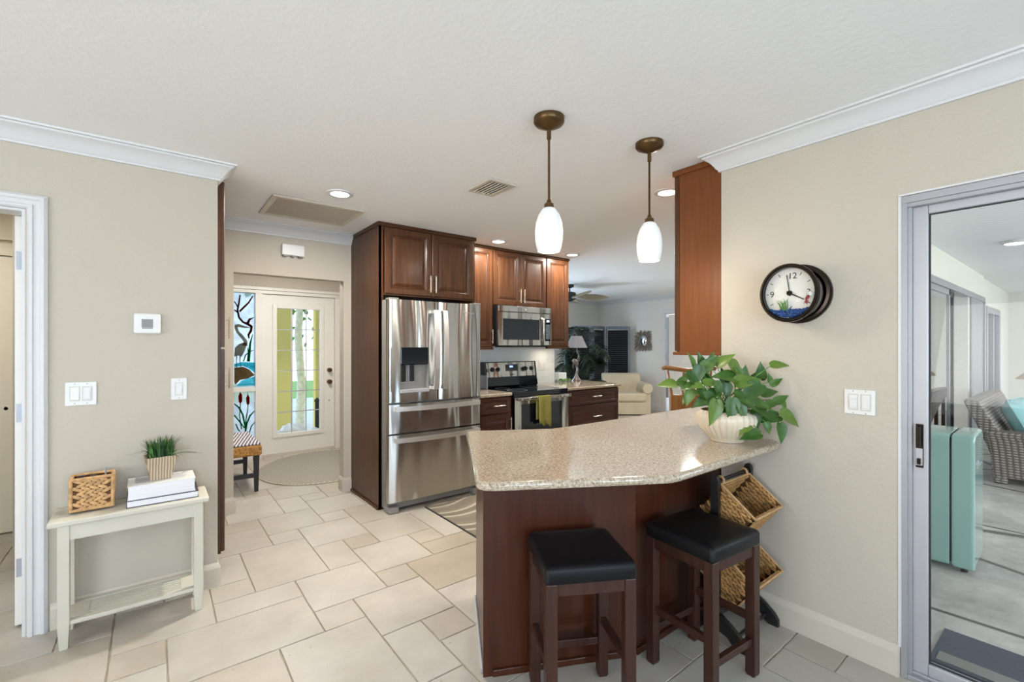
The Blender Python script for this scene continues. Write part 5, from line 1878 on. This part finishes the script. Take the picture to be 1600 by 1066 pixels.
t = thing('armchair', 'cream skirted armchair in the living room behind the counter', 'armchair', (7.65, 6.02, 0), math.radians(-42))
MB().box(-.40, -.38, .02, .40, .40, .26).build('skirt', M['cream_cloth'], t, local=True, bevel=.012)
MB().box(-.395, -.40, .265, .395, .30, .44).build('seat_cushion', M['cream_cloth'], t, local=True, bevel=.05, seg=4)
bk_ = MB().rings([[(-.40, y0, z), (.40, y0, z), (.40, y1, z), (-.40, y1, z)] for y0, y1, z in ((.16, .44, .26), (.18, .45, .55), (.22, .47, .76), (.26, .46, .80))])
bk_.build('backrest', M['cream_cloth'], t, local=True, bevel=.04, seg=4)
for s_ in (-1, 1):
    a_ = MB().box(s_ * .40 - .075, -.36, .02, s_ * .40 + .075, .40, .50)
    a_.build('arm', M['cream_cloth'], t, local=True, bevel=.02, seg=3)
    MB().lathe([(.095, -.39), (.10, -.37), (.10, .38), (.09, .40)], (s_ * .41, 0, .535), 20, 'y').build('arm_roll', M['cream_cloth'], t, local=True, smooth=True, ang=50)

# folding louvred screen in the corner
t = thing('folding_screen', 'dark louvred folding screen with blue-grey frame in the living room corner', 'screen', (7.8, 6.6, 0))
pts = [(8.30, 6.33), (7.955, 6.77), (7.48, 6.72), (7.12, 7.02)]
for (p, q) in zip(pts[:-1], pts[1:]):
    a, b = Vector((p[0], p[1], 0)), Vector((q[0], q[1], 0))
    d = (b - a).normalized()
    a2, b2 = a + d * .01, b - d * .01
    f = MB()
    for e in (a2 + d * .025, b2 - d * .025):
        f.bar(e + Vector((0, 0, .01)), e + Vector((0, 0, 1.81)), .03, .036, d)
    for z in (.06, 1.785):
        f.bar(a2 + d * .05 + Vector((0, 0, z)), b2 - d * .05 + Vector((0, 0, z)), .028, .06)
    po = f.build('panel_frame', M['slate_frame'], t)
    lo = MB()
    n_ = Vector((-d.y, d.x, 0))
    for k in range(38):
        z = .115 + k * .043
        up = Vector((0, 0, 1)) + n_ * .8
        lo.bar(a2 + d * .05 + Vector((0, 0, z)), b2 - d * .05 + Vector((0, 0, z)), .008, .046, up)
    lo.build('louvers', M['louver'], po)

# palm
t = thing('potted_palm', 'large dark green artificial palm in front of the folding screen', 'plant', (6.50, 6.20, 0))
MB().lathe([(.13, 0), (.17, .05), (.19, .32), (.18, .35), (.16, .34), (.15, .30)], n=24).build('pot', M['wicker_dark'], t, local=True, smooth=True)
MB().lathe([(.16, .31), (.16, .315)], n=20).build('soil', M['soil'], t, local=True)
rr = random.Random(21)
for k in range(26):
    an = 2 * PI * k / 26 + rr.uniform(-.2, .2)
    hgt = rr.uniform(1.25, 2.05) if k % 2 else rr.uniform(.85, 1.5)
    out = rr.uniform(.35, .68)
    dirv = Vector((math.cos(an), math.sin(an), 0))
    if dirv.y > .3:
        out *= .65
    base = Vector((rr.uniform(-.08, .08), rr.uniform(-.08, .08), .31))
    c1_ = Vector((0, 0, hgt * .75)) + dirv * out * .15
    c2_ = Vector((0, 0, hgt * 1.02)) + dirv * out * .6
    e_ = dirv * out + Vector((0, 0, hgt * .78))
    sp = []
    for i in range(15):
        s_ = i / 14
        sp.append(base * (1 - s_) ** 3 + c1_ * 3 * s_ * (1 - s_) ** 2 + c2_ * 3 * s_ ** 2 * (1 - s_) + e_ * s_ ** 3)
    fr = MB().tube(sp, [.010 - .0006 * i for i in range(15)], 5)
    for i in range(4, 15):
        tg = (sp[i] - sp[i - 1]).normalized()
        sdv = tg.cross(Vector((0, 0, 1))).normalized()
        for s_ in (-1, 1):
            for half in (0, .5):
                p = sp[i - 1].lerp(sp[i], half)
                L = .30 * math.sin(PI * (i - 2) / 14.5) + .06
                d = (sdv * s_ * .85 + tg * .55 + Vector((0, 0, -.25 - .2 * rr.random()))).normalized()
                wv_ = tg * .015
                n0 = len(fr.v)
                m1 = p + d * L * .5
                e1_ = p + d * L + Vector((0, 0, -.05))
                fr.v += [p - wv_ * .5, p + wv_ * .5, m1 + wv_, m1 - wv_, e1_]
                fr.face([n0, n0 + 1, n0 + 2, n0 + 3])
                fr.face([n0 + 3, n0 + 2, n0 + 4])
    for q in fr.v:
        q.y = min(q.y, 1.08)
    fr.build('frond', M['leaf_dark'], t, local=True, recalc=False)

# sunburst mirror
t = thing('sunburst_mirror', 'square driftwood sunburst mirror on the far grey wall', 'mirror', (8.45, 6.10, 1.487), -PI / 2)
MB().lathe([(.105, -.026), (.105, -.030), (.09, -.042), (.06, -.054), (.03, -.060), (.004, -.062)], n=32, axis='y', sx=.95).xform(Matrix.Diagonal((1, 1, 1.15, 1))).build('glass', M['mirror'], t, local=True, smooth=True)
tw = MB()
rr = random.Random(4)
for k in range(90):
    an = 2 * PI * k / 90 + rr.uniform(-.03, .03)
    c_, s_ = math.cos(an), math.sin(an)
    lim = .225 / max(abs(c_), abs(s_))
    L = lim * rr.uniform(.82, 1.05)
    y = -.012 - rr.uniform(0, .014)
    tw.tube([(c_ * .085, y, s_ * .085), (c_ * L, y, s_ * L)], [.008, .005], 5)
tw.build('twig_frame', M['twig'], t, local=True)
MB().lathe([(.12, -.001), (.12, -.026)], n=24, axis='y').build('backing', M['twig'], t, local=True)

# far door
d5 = tag(thing('door_5', 'white door with grey hinges in the far living room wall', 'door', (8.45, 5.15, 0)), kind='structure')
m_ = MB()
m_.box(8.475, 4.77, .01, 8.515, 5.50, 2.03)
for (a, b) in ((.15, .85), (1.0, 1.9)):
    for (c2, d) in ((4.86, 5.09), (5.17, 5.41)):
        m_.box(8.468, c2, a, 8.476, d, b)
m_.build('door_leaf', M['door_white'], d5, bevel=.004)
MB().box(8.452, 5.502, .3, 8.476, 5.545, 1.98).build('hinge_strip', M['alu'], d5)
for z in (1.80, .62, 1.15):
    MB().box(8.440, 5.49, z - .05, 8.455, 5.55, z + .05).build('hinge', M['alu'], d5)
MB().lathe([(.025, 0), (.03, -.03), (.02, -.05)], (8.468, 4.83, .95), 12, 'x').build('door_knob', M['nickel'], d5, smooth=True)
cs = MB()
for (a, b) in ((5.56, 5.64), (4.65, 4.73)):
    cs.box(8.430, a, 0, 8.4495, b, 2.06)
cs.box(8.430, 4.65, 2.06, 8.4495, 5.64, 2.14)
cs.box(8.45, 5.546, 0, 8.56, 5.5595, 2.06).box(8.45, 4.731, 0, 8.56, 4.745, 2.06).box(8.45, 4.745, 2.045, 8.56, 5.546, 2.06)
struct(cs, 'trim_9', M['trim'], 'white casing of the far door', 'moulding', bevel=.003)

# dining chair
t = thing('dining_chair', 'brown rattan dining chair behind the pothos plant', 'chair', (4.90, 2.86, 0), math.radians(-50))
ch = MB()
for s_ in (-1, 1):
    MB().tube([(s_ * .22, .20, 0), (s_ * .21, .18, .45), (s_ * .215, .22, .80), (s_ * .25, .30, 1.09)], [.02, .022, .02, .017], 8).build('back_post', M['rattan'], t, local=True, smooth=True)
    MB().tube([(s_ * .22, -.20, 0), (s_ * .21, -.20, .44)], [.018, .022], 8).build('leg', M['rattan'], t, local=True, smooth=True)
tr_ = MB().tube([(-.31, .30, 1.105), (-.27, .305, 1.12), (0, .31, 1.085), (.27, .305, 1.12), (.31, .30, 1.105)], [.02, .03, .028, .03, .02], 10)
tr_.build('top_rail', M['rattan'], t, local=True, smooth=True)
sp_ = MB()
for s_ in (-1, 1):
    sp_.tube([(s_ * .06, .305, 1.08), (s_ * .09, .25, .88), (s_ * .05, .20, .62), (s_ * .03, .185, .47)], .017, 8)
sp_.tube([(-.21, .20, .66), (.21, .20, .66)], .014, 8)
sp_.build('back_splats', M['rattan'], t, local=True, smooth=True)
MB().box(-.20, .176, .47, .20, .196, .80).build('back_panel', M['rattan'], t, local=True, bevel=.004)
MB().box(-.235, -.23, .425, .235, .20, .465).build('seat', M['rattan'], t, local=True, bevel=.012)
st_ = MB()
for s_ in (-1, 1):
    st_.tube([(s_ * .215, -.20, .18), (s_ * .215, .19, .18)], .012, 6)
st_.tube([(-.215, 0, .18), (.215, 0, .18)], .012, 6)
st_.build('stretcher', M['rattan'], t, local=True)

# ceiling fan
t = thing('ceiling_fan', 'dark ceiling fan with leaf-shaped blades in the living room', 'fan', (5.66, 5.60, 2.2))
MB().lathe([(.075, .239), (.075, .20), (.03, .185), (.018, .18)], n=20).build('canopy', M['black'], t, local=True, smooth=True)
MB().lathe([(.012, .19), (.012, .10)], n=10).build('downrod', M['black'], t, local=True)
MB().lathe([(.03, .12), (.10, .10), (.115, .06), (.115, .01), (.09, -.02), (.05, -.04), (.03, -.05)], n=24).build('motor', M['black'], t, local=True, smooth=True)
for k in range(5):
    a = 2 * PI * k / 5 - .62
    c_ = MB()
    L = .52
    ring_t, ring_b = [], []
    for i in range(13):
        s_ = i / 12
        ring_t.append((.16 + L * s_, .15 * math.sin(PI * min(1, s_ * .92 + .06)) ** .8))
    poly = ring_t + [(x, -y) for x, y in ring_t[::-1]]
    c_.prism(poly, -.004, .004)
    c_.xform(Matrix.Rotation(a, 4, 'Z') @ Matrix.Translation((0, 0, .03)) @ Matrix.Rotation(.42, 4, 'X'))
    bl = c_.build('blade', M['brown_leafblade'], t, local=True)
    MB().box(.09, -.02, .022, .24, .02, .03).xform(Matrix.Rotation(a, 4, 'Z')).build('blade_iron', M['black'], bl, local=True)

# ------------------------------------------------------------------ sunroom
t = thing('mini_refrigerator', 'mint green retro mini refrigerator on the sunroom floor', 'refrigerator', (3.885, .447, 0), math.radians(1.5))
def rbox(x0, x1, y0, y1, z0, z1, r=.045, axis='y'):
    """box whose edges running along y are rounded"""
    p_ = []
    for (cx_, cz_, a0) in ((x1 - r, z1 - r, 0), (x0 + r, z1 - r, 90), (x0 + r, z0 + r * .4, 180), (x1 - r, z0 + r * .4, 270)):
        rr_ = r if cz_ > (z0 + z1) / 2 else r * .4
        cxx = cx_ if rr_ == r else (x0 + rr_ if a0 == 180 else x1 - rr_)
        for k in range(7):
            an = math.radians(a0 + 15 * k)
            p_.append((cxx + rr_ * math.cos(an), cz_ + rr_ * math.sin(an)))
    return MB().prism(p_, y0, y1, 'xz')
rbox(0, .44, .112, .53, .03, .84).build('body', M['mint'], t, local=True, bevel=.004, smooth=True, ang=30)
rbox(0, .44, 0, .104, .025, .845).build('door', M['mint'], t, local=True, bevel=.045, seg=6, smooth=True, ang=30)
MB().box(.02, .100, .05, .42, .114, .82).build('door_gasket', M['rubber'], t, local=True)
for (x, y) in ((.05, .05), (.39, .05), (.05, .45), (.39, .45)):
    MB().lathe([(.018, 0), (.018, .03)], (x, y, 0), 10).build('foot', M['black'], t, local=True)
MB().box(.10, -.004, .655, .19, 0.001, .672).box(.10, -.003, .635, .34, .001, .638).build('badge', M['alu_light'], t, local=True)

t = thing('wicker_sofa', 'grey wicker sofa at the sunroom sliding doors', 'sofa', (7.4, .30, 0))
SX0, SX1 = 6.70, 8.6
def arm(x0, x1):
    m_ = MB()
    rs = []
    for z, e in ((.06, -.015), (.10, -.012), (.30, 0.0), (.42, .012), (.50, .03), (.525, .02)):
        rs.append([(x0 - e, -.25 - e, z), (x1 + e, -.25 - e, z), (x1 + e, .66 + e, z), (x0 - e, .66 + e, z)])
    m_.rings(rs)
    for (a, b) in ((-.23, -.13), (.54, .64)):
        m_.box(x0 + .01, a, 0, x0 + .10, b, .065)
    return m_
arm(SX0, SX0 + .16).build('arm', M['wicker_grey'], t, bevel=.015)
arm(SX1 - .16, SX1).build('arm', M['wicker_grey'], t, bevel=.015)
MB().box(SX0 + .16, -.22, .08, SX1 - .16, .60, .28).build('seat_frame', M['wicker_grey'], t)
MB().rings([[(SX0 + .02, y0, z), (SX1 - .02, y0, z), (SX1 - .02, y1, z), (SX0 + .02, y1, z)] for y0, y1, z in ((.50, .66, .28), (.60, .74, .52), (.74, .86, .80), (.76, .86, .82))]).build('backrest', M['wicker_grey'], t, bevel=.012)
MB().box(SX0 + .18, -.24, .285, SX1 - .18, .50, .42).build('seat_cushion', M['aqua'], t, bevel=.03, seg=3)
for k, (x, y, z, rz, lab, mt) in enumerate(((7.17, .545, .62, .12, 'aqua cushion leaning at the near end of the wicker sofa', 'aqua'), (7.72, .53, .62, -.1, 'aqua cushion in the middle of the wicker sofa', 'aqua'))):
    y -= .03
    t = thing('cushion', lab, 'cushion', (x, y, .425), rz, 'cushions on the wicker sofa')
    m_ = MB()
    n_ = 10
    for side in (-1, 1):
        n0 = len(m_.v)
        for i in range(n_ + 1):
            for j_ in range(n_ + 1):
                a_, b_ = i / n_ * 2 - 1, j_ / n_ * 2 - 1
                pz = .085 * (max(0, 1 - a_ ** 4)) ** .6 * (max(0, 1 - b_ ** 4)) ** .6
                pin = 1 - .08 * (1 - abs(a_ * b_)) * (abs(a_) > .99 or abs(b_) > .99)
                m_.v.append(Vector((a_ * .24 * pin, side * pz, b_ * .20 * pin + .20)))
        for i in range(n_):
            for j_ in range(n_):
                a_ = n0 + i * (n_ + 1) + j_
                m_.face([a_, a_ + 1, a_ + n_ + 2, a_ + n_ + 1])
    m_.xform(Matrix.Translation((0, -.10, 0)) @ Matrix.Rotation(-.42, 4, 'X'))
    cu = m_.build('cover', M[mt], t, local=True, smooth=True, ang=70)
    pp = MB().tube([(-.24, 0, 0), (.24, 0, 0), (.24, 0, .40), (-.24, 0, .40), (-.24, 0, 0)], .006, 6)
    pp.xform(Matrix.Translation((0, -.10, 0)) @ Matrix.Rotation(-.42, 4, 'X'))
    pp.build('piping', M['aqua'], cu, local=True)

t = thing('side_table', 'dark sunroom side table behind the wicker sofa', 'table', (9.0, .5, 0))
MB().box(8.72, .28, .62, 9.28, .72, .65).build('tabletop', M['wood_dark'], t, bevel=.004)
for (x, y) in ((8.75, .31), (9.25, .31), (8.75, .69), (9.25, .69)):
    MB().box(x - .02, y - .02, 0, x + .02, y + .02, .62).build('leg', M['wood_dark'], t)
t = thing('table_lamp', 'table lamp with flared tan shade in the sunroom', 'lamp', (9.0, .42, .65))
MB().lathe([(.07, 0), (.08, .02), (.05, .06), (.09, .14), (.07, .22), (.03, .27), (.015, .30)], n=20).build('base', M['navy'], t, local=True, smooth=True)
MB().lathe([(.012, .29), (.012, .46)], n=8).build('stem', M['gun'], t, local=True)
MB().lathe([(.24, .30), (.17, .37), (.12, .46), (.10, .56), (.097, .56), (.117, .46), (.167, .37), (.237, .30)], n=28, cap0=False, cap1=False).build('shade', M['shade_tan'], t, local=True, smooth=True)

t = thing('doormat', 'dark grey mat on the sunroom floor at the sliding door', 'rug', (2.90, .15, -.004))
mt_ = MB().box(2.70, -.30, -.0035, 3.05, .455, .008)
mt_.build('mat', M['mat_dark'], t)
MB().box(2.72, -.28, .008, 2.80, .435, .011).build('stripe', M['grey_plastic'], t)

t = thing('sunroom_ceiling_light', 'round flush ceiling light in the sunroom', 'ceiling light', (6.7, .49, 2.39))
MB().lathe([(.10, .034), (.10, .015), (.085, .008)], n=28).build('trim_ring', M['trim'], t, local=True, smooth=True)
MB().lathe([(.082, .012), (.06, .002), (.02, 0)], n=28).build('diffuser', M['lamp_on'], t, local=True, smooth=True)

# sliding doors in the sunroom wall
d6 = tag(thing('door_6', 'sliding glass doors in the pale sunroom wall', 'door', (7.6, 1.03, 0)), kind='structure')
f = MB()
f.box(5.78, 1.005, 2.03, 9.72, 1.10, 2.10)
f.box(5.78, 1.0, 0, 5.85, 1.10, 2.03)
f.box(8.572, 1.015, 0, 9.60, 1.10, 2.03)
f.box(9.60, 1.000, 0, 9.72, 1.10, 2.03)
f.box(5.85, 1.01, 0, 8.56, 1.10, .02)
f.build('frame', M['alu'], d6)
for (a, b, y) in ((5.86, 7.22, 1.030), (6.30, 7.72, 1.068)):
    f = MB()
    f.box(a, y, .02, a + .05, y + .03, 2.03).box(b - .06, y, .02, b, y + .03, 2.03).box(a, y, .02, b, y + .03, .08).box(a, y, 1.97, b, y + .03, 2.03)
    f.build('sliding_panel', M['rubber'] if y > 1.05 else M['alu'], d6)
    MB().box(a + .05, y + .012, .08, b - .06, y + .018, 1.97).build('glass_pane', M['glass_sun'], d6)
d7 = tag(thing('door_7', 'narrow glass door farther along the sunroom wall', 'door', (10.8, 1.06, 0)), kind='structure')
f = MB()
for (a, b, c2, d) in ((10.05, 10.16, 0, 2.0), (11.5, 11.65, 0, 2.0), (10.16, 11.5, 1.9, 2.0), (10.16, 11.5, 0, .15), (10.75, 10.83, .15, 1.9)):
    f.box(a, 1.02, c2, b, 1.12, d)
f.build('frame', M['alu'], d7)
MB().box(10.16, 1.06, .15, 10.75, 1.066, 1.9).box(10.83, 1.06, .15, 11.5, 1.066, 1.9).build('glass_pane', M['glass_sun'], d7)
w2 = tag(thing('window_2', 'white framed window in the sunroom end wall', 'window', (13.3, .5, 1.2)), kind='structure')
f = MB()
for (a, b, c2, d) in ((.25, .31, .6, 1.95), (.72, .78, .6, 1.95), (.31, .72, .6, .66), (.31, .72, 1.89, 1.95), (.31, .72, 1.24, 1.28)):
    f.box(13.28, a, c2, 13.34, b, d)
f.build('window_frame', M['trim'], w2)
MB().box(13.32, .31, .66, 13.325, .72, 1.89).build('glass_pane', M['glass'], w2)

# ------------------------------------------------------------------ outside
struct(MB().box(-14, -16, -.30, 26, -3.32, -.15).box(-14, 6.5, -.30, 26, 20, -.06), 'ground', M['lawn'], 'lawn outside the house', 'ground')
struct(MB().box(-.6, 6.482, -.058, 3.6, 13.0, -.012), 'floor_porch', M['concrete'], 'pale concrete porch outside the front door', 'floor')
struct(MB().box(1.40, 7.9, -.058, 1.75, 8.05, 2.6), 'wall_porch', M['wall_yellow'], 'yellow porch wall seen through the front door', 'wall')
struct(MB().box(2.10, 7.9, -.058, 3.0, 8.05, 2.6), 'wall_porch_side', M['wall_yellow'], 'yellow porch wall right of the pale trunk', 'wall')
rr = random.Random(14)
for k, (x, y, r, lab) in enumerate(((1.36, 7.20, .15, 'pale rock nearest the left porch wall'), (1.64, 6.95, .13, 'pale rock at the front of the porch heap'), (1.95, 7.22, .13, 'pale rock under the dark post'),
                                    (1.66, 7.36, .19, 'tall pale rock at the back of the porch heap'), (1.98, 6.92, .10, 'small pale rock at the right of the porch heap'))):
    m_ = MB().ell((0, 0, r * .55), (r, r * .8, r * .75), Euler((rr.uniform(-.3, .3), rr.uniform(-.3, .3), rr.uniform(0, 3))), 9, 7)
    for q in m_.v:
        q *= 1 + rr.uniform(-.12, .12)
        q.z = max(q.z, 0)
    o = m_.build('rock', M['stone_white'])
    o.location = (x, y, -.012)
    tag(o, lab, 'rock', 'rocks on the porch')
t = thing('tree', 'pale trunk with green crown outside the front door', 'tree', (2.02, 8.6, -.06))
MB().tube([(0, 0, 0), (.03, 0, .8), (-.02, .02, 1.6), (.05, .05, 2.6)], [.085, .07, .065, .05], 10).build('trunk', M['bark'], t, local=True, smooth=True)
cr = MB()
for k in range(420):
    v_ = Vector((rr.gauss(0, .45), rr.gauss(0, .4), rr.gauss(2.7, .45)))
    cr.ell(v_, (.07, .04, .012), Euler((rr.uniform(-1, 1), rr.uniform(-1, 1), rr.uniform(0, 6))), 5, 3)
cr.build('crown', M['green_leaf'], t, local=True)
tag(MB().tube([(2.0, 7.45, -.012), (2.0, 7.45, .52)], .03, 10).lathe([(.04, .52), (.04, .55), (.01, .58)], (2.0, 7.45, 0), 10).build('garden_post', M['black'], smooth=True), 'short dark post among the pale porch rocks', 'post')
for k, (x, y, s_, lab) in enumerate(((4.5, -6.0, 1.0, 'round green shrub outside the near sunroom windows'), (7.5, -6.4, 1.25, 'round green shrub outside the middle sunroom windows'), (10.5, -6.2, 1.1, 'round green shrub outside the far sunroom windows'))):
    t = thing('shrub', lab, 'shrub', (x, y, -.15), 0, 'shrubs outside the sunroom')
    m_ = MB()
    for i in range(500):
        d = Vector((rr.gauss(0, 1), rr.gauss(0, 1), rr.gauss(0, 1))).normalized() * rr.uniform(.55, 1) * .9 * s_
        m_.ell((d.x, d.y, d.z * .8 + .9 * s_), (.10, .06, .02), Euler((rr.uniform(-1, 1), rr.uniform(-1, 1), rr.uniform(0, 6))), 5, 3)
    m_.build('foliage', M['green_leaf'], t, local=True)
    MB().tube([(0, 0, 0), (0, 0, .8 * s_)], .05, 6).build('stem', M['bark'], t, local=True)
